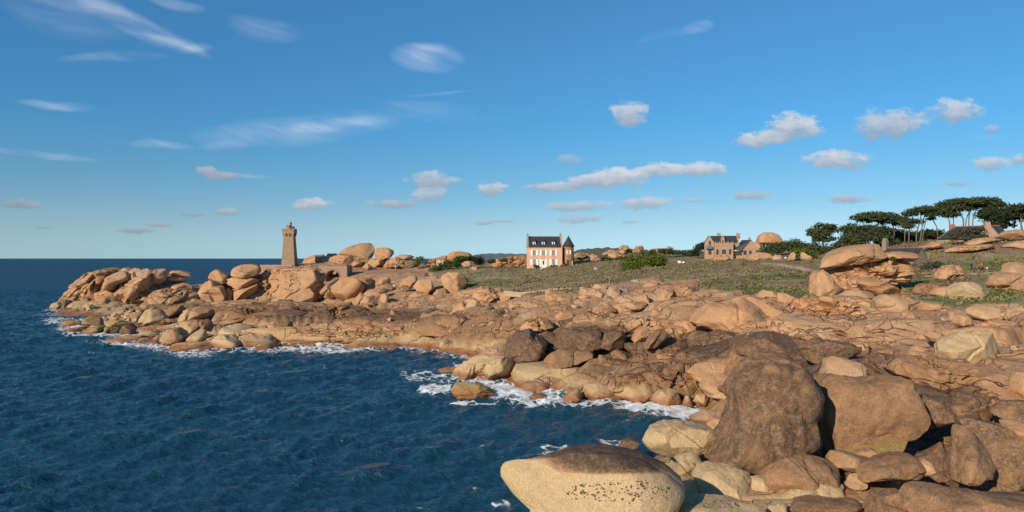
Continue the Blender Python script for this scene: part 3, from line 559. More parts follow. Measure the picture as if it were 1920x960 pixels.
rk(B, "squared orange block right of the large ribbed slab", 95, (0,0,0), [(1647,594),(1650,563),(1668,551),(1690,555),(1698,565),(1694,588),(1670,597)], k=2)
rk(B, "domed boulder with a dark shadow left of the walkers' group", 132, (0,.1,0), [(1761,523),(1765,507),(1777,499),(1794,496),(1812,498),(1816,510),(1812,521),(1785,528),(1767,528)], k=3)
rk(B, "pale bleached boulder lying alone on the grass", 104, (0,.95,0), [(1781,553),(1785,541),(1809,528),(1830,528),(1850,532),(1859,543),(1857,554),(1846,563),(1815,565),(1791,568),(1784,560)], k=0, n=4, e=.65)
rk(B, "upper rounded rock of the pair at the right edge behind the grass", 118, (0,.05,0), [(1884,520),(1888,508),(1897,497),(1914,491),(1940,492),(1952,520),(1915,526)], k=1)
rk(B, "lower rock of the pair at the right edge behind the grass", 112, (0,.1,0), [(1863,536),(1867,519),(1884,512),(1905,510),(1945,518),(1952,545),(1905,550),(1880,544)], k=2)
rk(B, "low tan rock left of the pale bleached boulder", 106, (0,.05,0), [(1753,552),(1762,540),(1780,536),(1790,543),(1782,555),(1765,558)])
rk(O, "grey lichen-spotted flat rocks on the grass", 112, (.45,.3,0), [(1716,548),(1724,534),(1745,530),(1768,534),(1760,550),(1735,556)], k=3)
rk(B, "orange stained block at the right end of the broken ledges", 88, (0,0,.35), [(1821,586),(1828,577),(1852,569),(1879,575),(1892,586),(1875,598),(1852,604),(1831,597)], k=1)
rk(B, "triangular block in the middle of the broken ledges", 82, (0,.1,0), [(1792,606),(1797,589),(1811,587),(1829,596),(1832,609),(1800,613)], e=.5)
rk(B, "narrow upright block left of the triangular one", 86, (0,.1,0), [(1778,601),(1785,584),(1796,583),(1794,598),(1789,604)])
rk(B, "large fractured pale face right of the ribbed slab", 82, (0,.1,0), [(1684,618),(1694,594),(1708,578),(1726,586),(1722,606),(1706,634),(1694,636)], k=3)
rk(O, "bright layered ledge at the right edge below the grass", 84, (0,.2,0), [(1888,598),(1895,580),(1925,572),(1955,578),(1955,602),(1915,608)], k=4)
rk(B, "half hidden rounded block behind the big pale dome", 66, (.1,.1,0), [(1739,629),(1751,620),(1770,624),(1778,634),(1765,644),(1748,640)])
# -- hill slabs at the right
rk(O, "long bare slab on the hillside under the right hand house", 165, (0,.25,0), [(1777,472),(1800,461),(1832,458),(1872,457),(1878,463),(1835,469),(1800,474)], k=2)
rk(O, "whale backed slab directly in front of the stone gable", 172, (0,.25,0), [(1808,458),(1840,446),(1876,443),(1884,449),(1848,455),(1825,459)], k=1)
rk(O, "rounded slab with a dark undercut right of the stone gable", 171, (.05,.1,0), [(1873,445),(1894,433),(1920,429),(1950,432),(1950,448),(1900,450)], k=1)
rk(O, "low rock step at the left foot of the right hand house", 172, (0,.15,0), [(1720,465),(1747,457),(1755,452),(1768,454),(1780,461),(1760,467)], k=2)
rk(O, "bare rock strip at the right edge of the hillside", 164, (0,.25,0), [(1890,464),(1900,455),(1925,450),(1955,453),(1955,466),(1910,468)], k=2)
# -- near rocks on the right
rk(O, "tall dark brown boulder with a yellow lichen crest, leaning right", 40, (.62,.0,.08), [(1325,874),(1345,845),(1370,800),(1382,770),(1384,750),(1381,728),(1400,700),(1410,682),(1430,672),(1457,664),(1490,664),(1520,668),(1536,678),(1543,690),(1548,720),(1554,745),(1548,775),(1541,790),(1545,810),(1553,830),(1556,854),(1530,864),(1490,872),(1460,882),(1440,898),(1412,900),(1395,890),(1375,874),(1350,874)], L=6, e=.44, n=5, k=0, t=.65, r=1.5)
rk(O, "massive brown squared boulder right of the tall dark one", 42, (.43,0,0), [(1545,800),(1552,760),(1556,730),(1562,712),(1580,700),(1620,706),(1640,708),(1655,702),(1680,698),(1710,702),(1716,720),(1722,740),(1728,775),(1726,797),(1712,814),(1690,826),(1650,842),(1610,852),(1575,854),(1550,858)], L=6, e=.42, n=3, k=0, t=.6, r=.9)
rk(S, "ochre ledge under the massive brown boulder", 40.5, (0,.1,.9), [(1555,862),(1600,850),(1650,838),(1700,818),(1731,806),(1735,826),(1706,846),(1690,856),(1640,862),(1600,870)], L=5)
rk(B, "grey-brown block right of the massive brown boulder", 43, (.75,0,0), [(1730,745),(1745,737),(1775,741),(1801,745),(1792,762),(1783,787),(1756,803),(1738,815),(1728,806)], L=5, e=.44, n=2)
rk(B, "jagged grey rock with a pointed top beside the dark cavity", 43, (.6,0,.05), [(1772,776),(1775,760),(1800,752),(1822,734),(1835,738),(1850,745),(1871,748),(1874,776),(1850,788),(1815,782),(1785,788)], L=5, n=9, k=2)
rk(O, "great pyramid shaped boulder at the right edge above the dark cavity", 34.5, (.60,0,0), [(1797,908),(1800,870),(1812,830),(1820,800),(1808,785),(1820,774),(1832,775),(1850,782),(1885,790),(1905,810),(1925,850),(1960,920),(1870,926),(1820,918)], L=6, e=.45, n=4, k=1, t=.6)
rk(B, "fin shaped rib standing in front of the great pyramid boulder", 33, (.52,0,0), [(1794,904),(1799,872),(1808,845),(1815,812),(1822,798),(1835,800),(1855,825),(1868,852),(1866,892),(1850,918),(1815,916)], L=5, e=.6, n=6, t=.7)
rk(B, "dark angular block at the right edge above the pyramid boulder", 41, (.65,0,0), [(1874,776),(1900,758),(1925,748),(1960,752),(1960,788),(1905,790),(1885,788)], L=4)
rk(B, "tan block at the right edge beside the pyramid boulder", 38, (.2,0,0), [(1890,788),(1925,785),(1960,800),(1960,866),(1922,856),(1905,822)], L=4)
rk(B, "light boulder cut by the right edge of the view", 47, (.05,.4,0), [(1906,735),(1912,712),(1925,695),(1960,696),(1960,752),(1920,750)], L=4)
rk(O, "dark hollowed rock behind the massive brown boulder", 60, (.68,0,0), [(1508,652),(1524,640),(1545,634),(1575,639),(1602,641),(1628,656),(1616,672),(1590,674),(1569,682),(1545,688),(1524,680)], L=5, n=9, k=2)
rk(B, "tan saddle shaped rock right behind the massive brown boulder", 52, (.15,0,0), [(1552,740),(1560,704),(1570,676),(1584,667),(1626,680),(1635,691),(1631,704),(1602,724),(1572,744)], L=5, k=1)
rk(B, "pointed dark rock beside a black crevice left of the pale dome", 54, (.7,0,0), [(1644,676),(1648,664),(1660,660),(1682,664),(1694,676),(1687,692),(1674,712),(1655,712),(1648,694)], L=5, n=8)
rk(B, "big pale dome shaped boulder at the upper right", 58, (.02,.75,0), [(1760,658),(1765,645),(1774,635),(1806,622),(1847,614),(1865,618),(1879,633),(1881,657),(1873,690),(1822,694),(1774,684)], L=5, n=4, k=1, e=.6)
rk(O, "broad speckled bedrock hump below the pale dome", 51, (.33,.15,0), [(1682,700),(1690,678),(1709,666),(1738,665),(1774,669),(1822,678),(1869,682),(1873,700),(1857,716),(1847,742),(1800,748),(1760,744),(1720,720),(1692,706)], L=5, k=3, t=.8, e=.45, n=3)
rk(O, "pale back rock of the near shore behind the whale shaped one", 44, (0,.85,0), [(1206,832),(1212,812),(1230,798),(1255,790),(1280,788),(1310,795),(1340,805),(1358,820),(1354,840),(1330,852),(1290,862),(1255,860),(1222,850)], L=5, k=0, n=4, e=.65)
rk(B, "lumpy pale boulder with carved hollows on the near shore", 41.5, (.05,.8,.1), [(1254,832),(1257,818),(1275,805),(1300,804),(1345,811),(1359,822),(1354,840),(1330,850),(1305,854),(1285,850),(1266,856)], L=5, k=1, n=5, f=1)
rk(B, "smooth pale boulder in the shaded gap beside the whale shaped rock", 39.5, (.02,.8,.05), [(1268,862),(1285,850),(1300,847),(1315,854),(1323,876),(1323,894),(1313,908),(1296,898)], L=4, e=.7)
rk(O, "wide domed pale boulder at the centre of the near shore", 37.3, (.05,.8,.05), [(1311,908),(1322,882),(1345,870),(1370,867),(1391,875),(1416,893),(1414,917),(1403,936),(1365,934),(1318,930)], L=5, k=0, n=4, e=.6)
rk(B, "tiny pale stone wedged left of the wide domed boulder", 38, (0,.8,0), [(1288,926),(1303,903),(1313,904),(1319,916),(1314,930)], L=3)
rk(B, "narrow pale block right of the wide domed boulder", 37.4, (.05,.8,.05), [(1407,930),(1414,894),(1441,892),(1442,918),(1422,942),(1405,940)], L=4)
rk(B, "large smooth brown egg shaped boulder in the foreground", 37, (.46,.0,0), [(1438,908),(1440,890),(1460,872),(1500,857),(1530,854),(1560,862),(1586,875),(1598,888),(1590,908),(1560,914),(1530,910),(1505,920),(1470,944),(1446,936)], L=5, k=1, n=4, e=.65)
rk(B, "brown four-sided block above the egg shaped boulder's right end", 38, (.3,.05,0), [(1562,872),(1570,842),(1600,847),(1625,857),(1650,868),(1622,888),(1600,896),(1583,882)], L=4, e=.5)
rk(B, "thin brown stone under the ochre ledge", 38.6, (.25,0,.2), [(1606,854),(1625,845),(1642,839),(1644,860),(1635,866)], L=3)
rk(B, "pale split stone, left one of the row under the egg shaped boulder", 36, (.05,.6,.1), [(1468,946),(1498,914),(1515,907),(1531,911),(1541,926),(1532,940),(1490,946)], L=4)
rk(B, "pale split stone, right one of the row under the egg shaped boulder", 36, (.05,.6,.1), [(1521,912),(1540,901),(1555,904),(1575,914),(1595,914),(1592,928),(1560,938),(1540,934)], L=4, k=2)
rk(B, "small faceted stone at the right end of the egg shaped boulder", 36.5, (.2,.2,.1), [(1591,914),(1602,892),(1615,886),(1626,895),(1627,906),(1613,923),(1597,918)], L=4, n=9)
rk(B, "sloping brown boulder lit along its front left of the dark cavity", 36, (.45,0,0), [(1620,908),(1617,888),(1632,878),(1660,864),(1690,849),(1725,846),(1731,856),(1737,872),(1733,900),(1695,914),(1670,902),(1640,906)], L=5, n=7, k=1)
rk(B, "reddish faceted stone at the edge of the dark cavity", 36, (.2,0,0), [(1724,884),(1728,862),(1740,857),(1751,870),(1751,888),(1732,902)], L=4, n=8)
rk(B, "dark boulder at the bottom, left of the lowest right slab", 32.5, (.55,0,.05), [(1640,975),(1662,932),(1685,915),(1710,914),(1731,928),(1732,948),(1727,975),(1690,990)], L=5, k=1)
rk(S, "broad brown slab filling the bottom right corner", 30, (.5,0,0), [(1736,985),(1748,942),(1760,918),(1790,911),(1840,911),(1890,919),(1960,925),(1960,1000),(1800,1000)], L=5, k=2, n=7)
rk(S, "long flat dark slab at the bottom between the shadows", 33, (.45,.1,0), [(1480,968),(1495,950),(1530,942),(1570,938),(1600,937),(1642,936),(1634,954),(1610,964),(1560,972),(1520,974)], L=5, k=2)
rk(O, "whale shaped pale rock with a dark brown back jutting over the sea", 31, (0,1.0,0), [(937,908),(937,886),(945,872),(970,865),(1010,862),(1040,852),(1075,838),(1120,834),(1165,834),(1210,846),(1255,868),(1290,900),(1296,918),(1288,934),(1280,965),(1278,1010),(1262,1060),(1220,1110),(1120,1120),(1040,1090),(1005,1000),(988,956),(968,949),(953,928),(941,910)], L=6, e=.7, n=0, k=0, t=.66, s=2, whale=1)
rk(S, "pale flat rock with a row of pits at the bottom of the view", 31.5, (0,.95,0), [(1272,950),(1290,930),(1330,931),(1390,939),(1445,955),(1448,1000),(1330,1010),(1268,1000)], L=5, k=0, n=3, whale=2)
rk(B, "pale little slab right of the pitted flat rock", 33, (0,.8,0), [(1440,952),(1470,941),(1482,945),(1480,960),(1450,964)], L=4)
rk(B, "yellow rock tip showing behind the whale shaped rock", 46, (0,.6,.5), [(1038,868),(1046,850),(1058,842),(1073,836),(1090,844),(1084,868)], L=4)
rk(B, "dark fin of rock awash behind the whale shaped rock", 49, (.8,0,0), [(1156,842),(1170,827),(1185,822),(1201,830),(1196,844)], L=4)
# -- cream point and rocks in the foam
rk(B, "olive-yellow boulder alone in the surf off the cream point", 74, (0,.35,.85), [(843,734),(852,718),(870,716),(900,720),(916,727),(929,740),(923,750),(900,754),(870,754),(849,744)], L=5, e=.65, n=5)
rk(B, "low brownish rock at the left tip of the cream point", 90, (.1,.1,.3), [(816,704),(821,693),(838,687),(862,687),(866,704),(838,712)])
rk(O, "leftmost smooth buttress of the cream point", 86, (0,.5,.05), [(846,714),(864,688),(884,671),(905,661),(926,668),(908,682),(917,713),(900,722),(870,720)], L=5, k=2)
rk(O, "rounded middle buttress of the cream point with a black crack", 84, (0,.6,0), [(903,700),(912,680),(926,668),(946,664),(963,675),(967,692),(962,708),(940,716),(914,717)], L=5, k=1, t=1.0)
rk(O, "long smooth right flank of the cream point", 80.5, (0,.6,0), [(955,714),(968,690),(1000,677),(1060,679),(1110,688),(1154,694),(1154,716),(1100,724),(1010,726),(970,722)], L=5, k=2, t=1.2)
rk(O, "banded cream and ochre bedrock right of the cream point", 77, (0,.4,.3), [(1130,724),(1142,700),(1180,690),(1230,692),(1256,706),(1250,724),(1200,734)], L=5, k=3, t=1.2)
for lab, d, pts, cc in (
 ("low orange reef at the foot of the cream point", 77, [(972,724),(985,716),(1030,716),(1042,729),(1010,736),(983,734)], (0,0,0)),
 ("red-brown hump awash in the foam", 73.5, [(988,748),(1000,738),(1015,736),(1034,747),(1010,754)], (.1,0,0)),
 ("sharp red-brown rock standing up out of the foam", 72, [(1054,750),(1067,736),(1085,728),(1093,742),(1089,755),(1065,756)], (.2,0,0)),
 ("broad orange-brown rounded rock at the tide line", 72.3, [(1092,750),(1100,722),(1125,716),(1152,726),(1172,746),(1142,756)], (0,0,0)),
 ("smooth pale orange boulder at the tide line", 71.5, [(1148,744),(1172,722),(1210,711),(1240,717),(1247,732),(1228,750),(1188,754)], (0,.2,0)),
 ("rounded two-toned boulder at the right end of the surf", 69.3, [(1220,756),(1240,732),(1260,726),(1276,735),(1280,756),(1258,763)], (0,.1,0)),
 ("narrow standing stone right of the two-toned boulder", 68.5, [(1280,760),(1287,741),(1296,740),(1302,756),(1298,764)], (0,0,0)),
 ("pale cube-like boulder right above the surf", 67, [(1298,752),(1308,738),(1326,738),(1334,752),(1320,762)], (0,.2,0)),
 ("flat wet orange reef at the corner of the cove", 61, [(1296,786),(1325,768),(1370,768),(1384,784),(1350,800),(1318,798)], (0,0,.1)),
 ("brown-orange boulder between the reef and the pale back rock", 52, [(1330,803),(1344,785),(1374,780),(1382,800),(1362,816),(1338,814)], (.1,.1,.1))):
    rk(B, lab, d, cc, pts, L=4, k=1)

rk(O, "low jumbled ridge joining the skyline rocks right of the lighthouse", 272, (.06,0,0), [(585,504),(600,486),(636,477),(662,482),(700,485),(740,484),(784,491),(784,508),(700,508),(620,508)], k=5, L=6, t=.35, e=.45)

# ------------------------------------------------------------------ ground heights
CP = []    # control points: column, distance, height
def cz(px, py, d): CP.append((px, d, Z(py, d)))
for px, py in ((92,584),(120,588),(150,590),(178,592),(130,600),(105,606),(108,616),(130,628),(165,628),(200,628),(240,628),(195,642),(230,648),(300,650),(340,665),(380,662),(420,654),(480,656),(560,658),(650,656),(700,655),(745,650),(800,653),(835,657),(870,666),(845,690),(816,704),(845,714),(880,718),(920,720),(960,724),(990,734),(1060,745),(1100,750),(1140,752),(1180,752),(1230,758),(1270,764),(1300,775),(1330,792),(1300,812),(1215,838),(1060,862),(1000,890)):
    d = 14 * F / (py - HY); CP.append((px, d, -0.05)); CP.append((px, d * .955, -1.5))
for px, d, z in ((40,205,-3),(60,190,-3),(70,220,-3),(100,240,-3),(150,250,-3),(200,258,-3),(300,262,-3),(345,258,-3),(400,285,-3),(470,300,-3),(560,345,-3),(700,360,-3),(850,380,-3),(940,430,-3),(60,150,-3),(100,130,-3),(200,112,-3),(300,102,-3),(420,98,-3),(560,98,-3),(700,98,-3),(800,98,-3),(770,88,-3),(840,70,-3),(920,66,-3),(1060,65,-3),(1180,64,-3),(1270,60,-2.5),(1250,55,-2.5),(1150,52,-3),(1000,50,-3),(900,45,-3),(920,35,-3),(960,30,-2.5),(1050,25,-2),(980,38,-2.5),(1150,44,-2.5),
 (150,212,1.5),(180,220,3.5),(220,222,5),(280,222,5.5),(350,220,5.2),(250,238,4),(320,244,2),(140,222,2),(230,208,3),(300,205,3.2),(350,206,3.5),
 (400,222,4.5),(450,224,5.5),(500,228,7),(545,250,11.0),(545,265,11.3),(545,285,10.5),(500,268,9.5),(470,270,5),(620,262,10.9),(590,240,8),(600,236,5.6),(623,233,5.0),(623,240,5.4),(640,235,6.6),(655,236,8.4),(700,262,10.6),(620,300,10),(700,300,10),(800,300,10.5),(900,300,11),(960,320,10),(720,235,9.4),(680,235,9),(470,200,2.7),(560,195,2.6),
 (1250,45,.2),(1300,38,.8),(1400,45,1.8),(1400,36,1.6),(1500,34,2.0),(1600,36,2.2),(1700,36,2.2),(1765,35,-.6),(1765,38,-.4),(1760,41,.2),(1770,44,2.2),(1850,36,2.4),(1950,30,2.6),(1600,28,2.0),(1400,28,1.2),(1200,30,-.8),(1500,46,3.0),(1640,46,3.8),(1735,47,3.6),(1850,46,4.2),(1250,25,.3),(1500,24,1.8),(1800,24,2),(2050,30,3),(2050,60,6.8),(2050,100,9),(2050,150,15),(2050,195,20),(2300,100,10),(2300,40,5),(2300,195,20),
 (1900,230,21),(1700,260,18.5),(1900,400,18),(1600,420,14),(1400,350,13.2),(1200,350,13.0),(1080,350,12.6),(1000,350,11.5),(1250,500,12.5),(1600,600,13),(2000,600,15),(1050,600,10),(1000,800,8),(1300,1000,11),(1800,1000,12),(1000,1500,4),(1500,1500,8)):
    CP.append((px, d, z))
for px, row in {220:((596,165),),260:((600,152),(585,178)),300:((578,188),),340:((572,192),),360:((600,140),(630,121)),450:((640,118),(620,122),(600,138),(585,155),(575,172)),560:((640,118),(620,123),(600,136),(585,155),(575,175)),
 680:((640,117),(620,121),(600,130),(585,145),(575,160),(565,176)),800:((640,115),(620,118),(600,126),(585,138),(570,152),(555,170),(540,190),(525,215),(510,240),(500,255)),
 900:((640,103),(620,108),(600,116),(585,126),(570,140),(555,156),(540,172),(525,190),(510,215),(501,240)),1000:((690,82),(670,84),(650,87),(630,93),(610,101),(590,110),(570,122),(550,138),(530,160),(512.5,195),(507,215),(504,229),(503,240)),
 1100:((720,76),(700,77),(680,78.5),(660,81),(640,86),(620,91),(600,99),(580,108),(560,120),(540,138),(520,165),(505,200),(492,240)),1250:((740,71.5),(720,72),(700,73),(670,75),(640,79),(610,87),(580,97),(560,107),(540,121),(520,146),(500,190),(487,250)),
 1400:((760,62),(720,62.5),(690,64),(660,67),(630,73),(600,82),(570,94),(550,108),(530,128),(510,155),(496,200),(484,265)),1550:((700,54),(660,59),(620,68),(590,82),(565,100),(535,125),(506,160),(487,215),(463,235)),
 1700:((700,50),(660,57),(620,70),(590,84),(565,100),(540,118),(515,143),(497,165),(468,185),(455,210)),1850:((700,49),(660,56),(620,68),(590,80),(565,95),(540,112),(520,130),(504,145),(478,160),(454,178),(443,195))}.items():
    for py, d in row: cz(px, py, d)
for name, label, d, colr, pts, o in RK:
    if o.get('f') or o.get('whale') == 1: continue
    xs = [p[0] for p in pts]; yb = max(p[1] for p in pts)
    CP.append(((min(xs) + max(xs)) / 2, d * 1.004, max(Z(yb, d), -.6) + .12))
CP = np.array(CP)
CU = np.stack([(CP[:, 0] - 960) / F, np.log(CP[:, 1])], 1)
def _k(a, b): return -np.sqrt(((a[:, None, :] - b[None, :, :]) ** 2).sum(2) + 1e-5)
_A = _k(CU, CU); _N = len(CU); _Pm = np.concatenate([np.ones((_N, 1)), CU], 1)
_M = np.block([[_A + np.eye(_N) * .012, _Pm], [_Pm.T, np.zeros((3, 3))]])
_w = np.linalg.solve(_M, np.concatenate([CP[:, 2], np.zeros(3)]))
def zbase(px, d):
    q = np.stack([(np.asarray(px, float) - 960) / F, np.log(np.asarray(d, float))], 1); out = np.empty(len(q))
    for i in range(0, len(q), 20000):
        s = q[i:i+20000]; out[i:i+20000] = _k(s, CU) @ _w[:_N] + _w[_N] + s @ _w[_N+1:]
    return out
def ground_hit(px, py, d0=25, d1=420):
    ds = np.exp(np.linspace(math.log(d0), math.log(d1), 700)); zz = zbase(np.full(700, px), ds); ray = Z(py, ds)
    k = np.argmax(zz > ray)
    return float(ds[k]) if zz[k] > ray[k] else d1
# where the heath begins (column, row) -> (column, distance)
EDGE = [(560,470),(700,470),(770,490),(800,502),(815,520),(850,535),(870,546),(905,546),(940,550),(1000,554),(1060,556),(1100,546),(1140,534),(1200,527),(1260,527),(1290,533),(1340,546),(1372,550),(1420,547),(1450,547),(1500,560),(1520,562),(1535,535),(1600,530),(1680,538),(1700,556),(1740,565),(1780,571),(1810,575),(1850,570),(1900,571),(1960,573),(2300,573)]
EDGED = [(px, ground_hit(px, py)) for px, py in EDGE]
def path_d(pts): return [(X(px, ground_hit(px, py)), ground_hit(px, py)) for px, py in pts]
PATHS = [(path_d([(1575,517),(1530,510),(1500,503),(1470,499),(1445,494),(1425,493)]), 1.6), (path_d([(1186,532),(1200,526),(1222,520),(1245,516)]), .8), (path_d([(1330,505),(1380,503),(1420,506)]), .7),
         (path_d([(1735,518),(1800,514),(1860,511),(1940,510)]), 1.0), (path_d([(1215,505),(1260,499),(1330,497)]), .4), (path_d([(1330,515),(1370,512),(1400,516)]), .6)]
def seg_dist(x, y, pts):
    o = np.full(x.shape, 1e9)
    for (ax, ay), (bx, by) in zip(pts[:-1], pts[1:]):
        t = np.clip(((x-ax)*(bx-ax)+(y-ay)*(by-ay))/((bx-ax)**2+(by-ay)**2+1e-9), 0, 1)
        o = np.minimum(o, np.hypot(x-ax-t*(bx-ax), y-ay-t*(by-ay)))
    return o
def veg_at(px, d, x, y):
    de = np.interp(px, [e[0] for e in EDGED], [math.log(e[1]) for e in EDGED])
    nz = fbm(np.stack([x*.12, y*.12, 0*x], 1), 3) * .05
    v = sstep(np.log(d) - de + nz, -.012, .012)
    return v
# blotches of dark lichen on the bedrock: column, row, half width, half height, strength
DARKP = [(600,592,360,16,.6),(480,580,120,12,.42),(330,575,90,12,.4),(1110,640,110,34,1.0),(1225,645,60,26,.62),(1330,648,64,30,.9),(1440,650,95,30,.85),(1000,660,80,24,.45),(1230,690,190,40,.5),(1330,720,110,50,.45),(900,612,110,36,.42),(1560,690,95,42,.75),(1660,690,60,40,.6),(1750,760,110,60,.7),(1450,760,120,120,.55),(1800,860,140,90,.7),(1600,880,120,60,.5)]
PALEP = [(1040,700,130,16,.5),(1330,880,110,60,.7),(1500,930,90,30,.5),(450,625,120,12,.45),(250,605,80,22,.35),(1500,610,60,20,.15)]
def softcells(x, y, seed, sharp):
    "plates with sloping edges: heights of the neighbouring cells blended by distance, and the joint between them"
    ix, iy = np.floor(x).astype(np.int64), np.floor(y).astype(np.int64)
    num = np.zeros_like(x); den = num.copy(); f1 = np.full(x.shape, 9.0); f2 = f1.copy()
    for a in (-1, 0, 1):
        for b in (-1, 0, 1):
            jx, jy = ix + a, iy + b
            ux = x - (jx + .08 + .84 * h2(jx, jy, seed)); uy = y - (jy + .08 + .84 * h2(jx, jy, seed + 1))
            d_ = np.hypot(ux, uy); w_ = np.exp(-sharp * d_ * d_)
            hgt = (h2(jx, jy, seed + 2) - .5) * 2 + 1.7 * ((h2(jx, jy, seed + 3) - .5) * ux + (h2(jx, jy, seed + 4) - .5) * uy)
            num += w_ * hgt; den += w_; c = d_ < f1
            f2 = np.where(c, f1, np.minimum(f2, d_)); f1 = np.where(c, d_, f1)
    return num / den, f2 - f1
def detail(x, y, px, d, z, rocky):
    "plates and joints of the bedrock"
    h = np.zeros_like(x)
    n1 = fbm(np.stack([x*.08, y*.08, 0*x+3], 1), 3) * 2.2; n2 = fbm(np.stack([x*.08, y*.08, 0*x+8], 1), 3) * 2.2
    near = sstep(d, 40, 75)
    for s, a, g, sd, ang, asp, sh in ((9.5,.95,.60,11,.5,1.9,30),(4.2,.27,.28,23,-.35,1.8,26),(1.7,.06,.07,37,.25,1.7,16)):
        c, si = math.cos(ang), math.sin(ang)
        xr = (x + n1) * c + (y + n2) * si; yr = -(x + n1) * si + (y + n2) * c
        hc_, ed = softcells(xr / (s * asp), yr / s, sd, sh)
        b = a * hc_ - g * np.exp(-(ed * s / (.06 * s)) ** 2)
        h += b * (near if s > 5 else 1)
    h += .16 * fbm(np.stack([x*.3, y*.3, z*.2], 1), 4)
    return h * rocky
def rk_at(px, py):
    dk = np.zeros_like(px); pl = np.zeros_like(px)
    for cx, cy, a, b, s in DARKP: dk = np.maximum(dk, s * np.clip(1.35 - ((px-cx)/a)**2 - ((py-cy)/b)**2, 0, 1))
    for cx, cy, a, b, s in PALEP: pl = np.maximum(pl, s * np.clip(1.35 - ((px-cx)/a)**2 - ((py-cy)/b)**2, 0, 1))
    return np.stack([dk, pl, 0*dk], 1)

cols = np.arange(40, 2220, 2.7)
rows = np.concatenate([np.exp(np.arange(math.log(22), math.log(400), .0047)), np.exp(np.arange(math.log(402), math.log(1800), .05))])
GPX, GD = np.meshgrid(cols, rows); gpx, gd = GPX.ravel(), GD.ravel()
gx, gy = X(gpx, gd), gd.copy(); gz = zbase(gpx, gd)
gveg = veg_at(gpx, gd, gx, gy) * sstep(gz, .5, 2.5); gveg = np.where((gpx < 930) & (gd > 262), 0, gveg)
rocky = (1 - gveg) * (1 - sstep(gd, 300, 420)) * np.where((gpx > 645) & (gpx < 800) & (gd > 222), .25, 1)
gz = gz + detail(gx, gy, gpx, gd, gz, rocky) + gveg * (.16 * fbm(np.stack([gx*.25, gy*.25, 0*gx], 1), 4) + .02)
gz = np.where(gz < -3.5, -3.5, gz)
ppath = np.zeros_like(gx)
for pts, wd in PATHS: ppath = np.maximum(ppath, 1 - sstep(seg_dist(gx, gy, pts), wd * .6, wd * 1.5))
gpy = HY + (CH - gz) / gd * F
ppath = np.maximum(ppath, .38 * np.clip(1.6 - ((gpx-715)/75)**2 - ((gpy-513)/8)**2, 0, 1) * (gd > 215))
green = np.zeros_like(gx)
for cx, cy, a, b in ((1460,555,70,12),(1800,565,80,10),(1850,500,90,8),(900,533,60,7),(1450,520,80,6),(1420,545,60,8),(940,528,40,5),(1860,560,60,12)): green = np.maximum(green, np.clip(1.4 - ((gpx-cx)/a)**2 - ((gpy-cy)/b)**2, 0, 1))
gz = gz - .15 * ppath
nr, nc = GPX.shape
idx = np.arange(nr * nc).reshape(nr, nc)
quads = np.stack([idx[:-1, :-1], idx[:-1, 1:], idx[1:, 1:], idx[1:, :-1]], -1).reshape(-1, 4)
keep = gz[quads].max(1) > -1.6; quads = quads[keep]
qv = gveg[quads].mean(1) > .5
def submesh(name, q, kind_name):
    used = np.unique(q); mp = np.full(nr * nc, -1, np.int64); mp[used] = np.arange(len(used))
    V = np.stack([gx[used], gy[used], gz[used]], 1)
    me = mesh_np(name, V, mp[q], GROUND, True, {'rk': rk_at(gpx[used], gpy[used]), 'veg': np.stack([gveg[used], ppath[used], green[used]], 1)})
    o = bpy.data.objects.new(name, me); link(o); tag(o, kind='structure'); return o
SHORE = submesh('rocky_shore', quads[~qv], 'structure'); submesh('heath', quads[qv], 'structure')
_lr, _lc = np.log(rows[:np.sum(rows < 400)]), cols
def ground_z(px, d):
    "height of the finished ground (nearest grid point)"
    i = int(np.clip(np.searchsorted(rows, d), 0, nr - 1)); j = int(np.clip(round((px - 40) / 2.7), 0, nc - 1))
    return float(gz[i * nc + j])

# ------------------------------------------------------------------ sea
def ocean_tile(Nn, L, wind, seed, amp, choppy=2.2):
    r = np.random.default_rng(seed); k1 = np.fft.fftfreq(Nn, L / Nn) * 2 * np.pi
    kx, ky = np.meshgrid(k1, k1); k = np.hypot(kx, ky); k[0, 0] = 1
    Lw = wind[2]; wd = (kx * wind[0] + ky * wind[1]) / k
    ph = np.exp(-1 / (k * Lw) ** 2) / k ** 4 * np.abs(wd) ** choppy * np.exp(-(k * .05) ** 2); ph[0, 0] = 0
    hh = np.fft.ifft2((r.normal(size=(Nn, Nn)) + 1j * r.normal(size=(Nn, Nn))) * np.sqrt(ph)).real
    return hh / hh.std() * amp
T1 = ocean_tile(512, 46.0, (.35, -.94, .6), 5, .105); T2 = ocean_tile(256, 170.0, (.2, -.98, 2.0), 6, .09)
def tsample(T, L, x, y):
    n_ = T.shape[0]; u, v = x / L * n_, y / L * n_; i, j = np.floor(u).astype(int), np.floor(v).astype(int); fu, fv = u - i, v - j
    g = lambda a, b: T[b % n_, a % n_]
    return (g(i, j)*(1-fu) + g(i+1, j)*fu)*(1-fv) + (g(i, j+1)*(1-fu) + g(i+1, j+1)*fu)*fv
def twist(x, y, a): return x*math.cos(a)+y*math.sin(a), -x*math.sin(a)+y*math.cos(a)
scol = np.concatenate([np.linspace(-3500, -120, 25), np.arange(-100, 1480, 2.6), np.linspace(1500, 5500, 30)])
srow = np.concatenate([[3, 8, 14, 19], np.exp(np.arange(math.log(23), math.log(330), .0044)), np.exp(np.arange(math.log(333), math.log(90000), .09))])
SPX, SD = np.meshgrid(scol, srow); spx, sd = SPX.ravel(), SD.ravel(); sx, sy = X(spx, sd), sd.copy()
a1, b1 = twist(sx, sy, .3); a2, b2 = twist(sx, sy, -.2)
wave = 1.0 * (tsample(T1, 46.0, a1, b1) + tsample(T2, 170.0, a2, b2)) * (1 - sstep(sd, 260, 600))
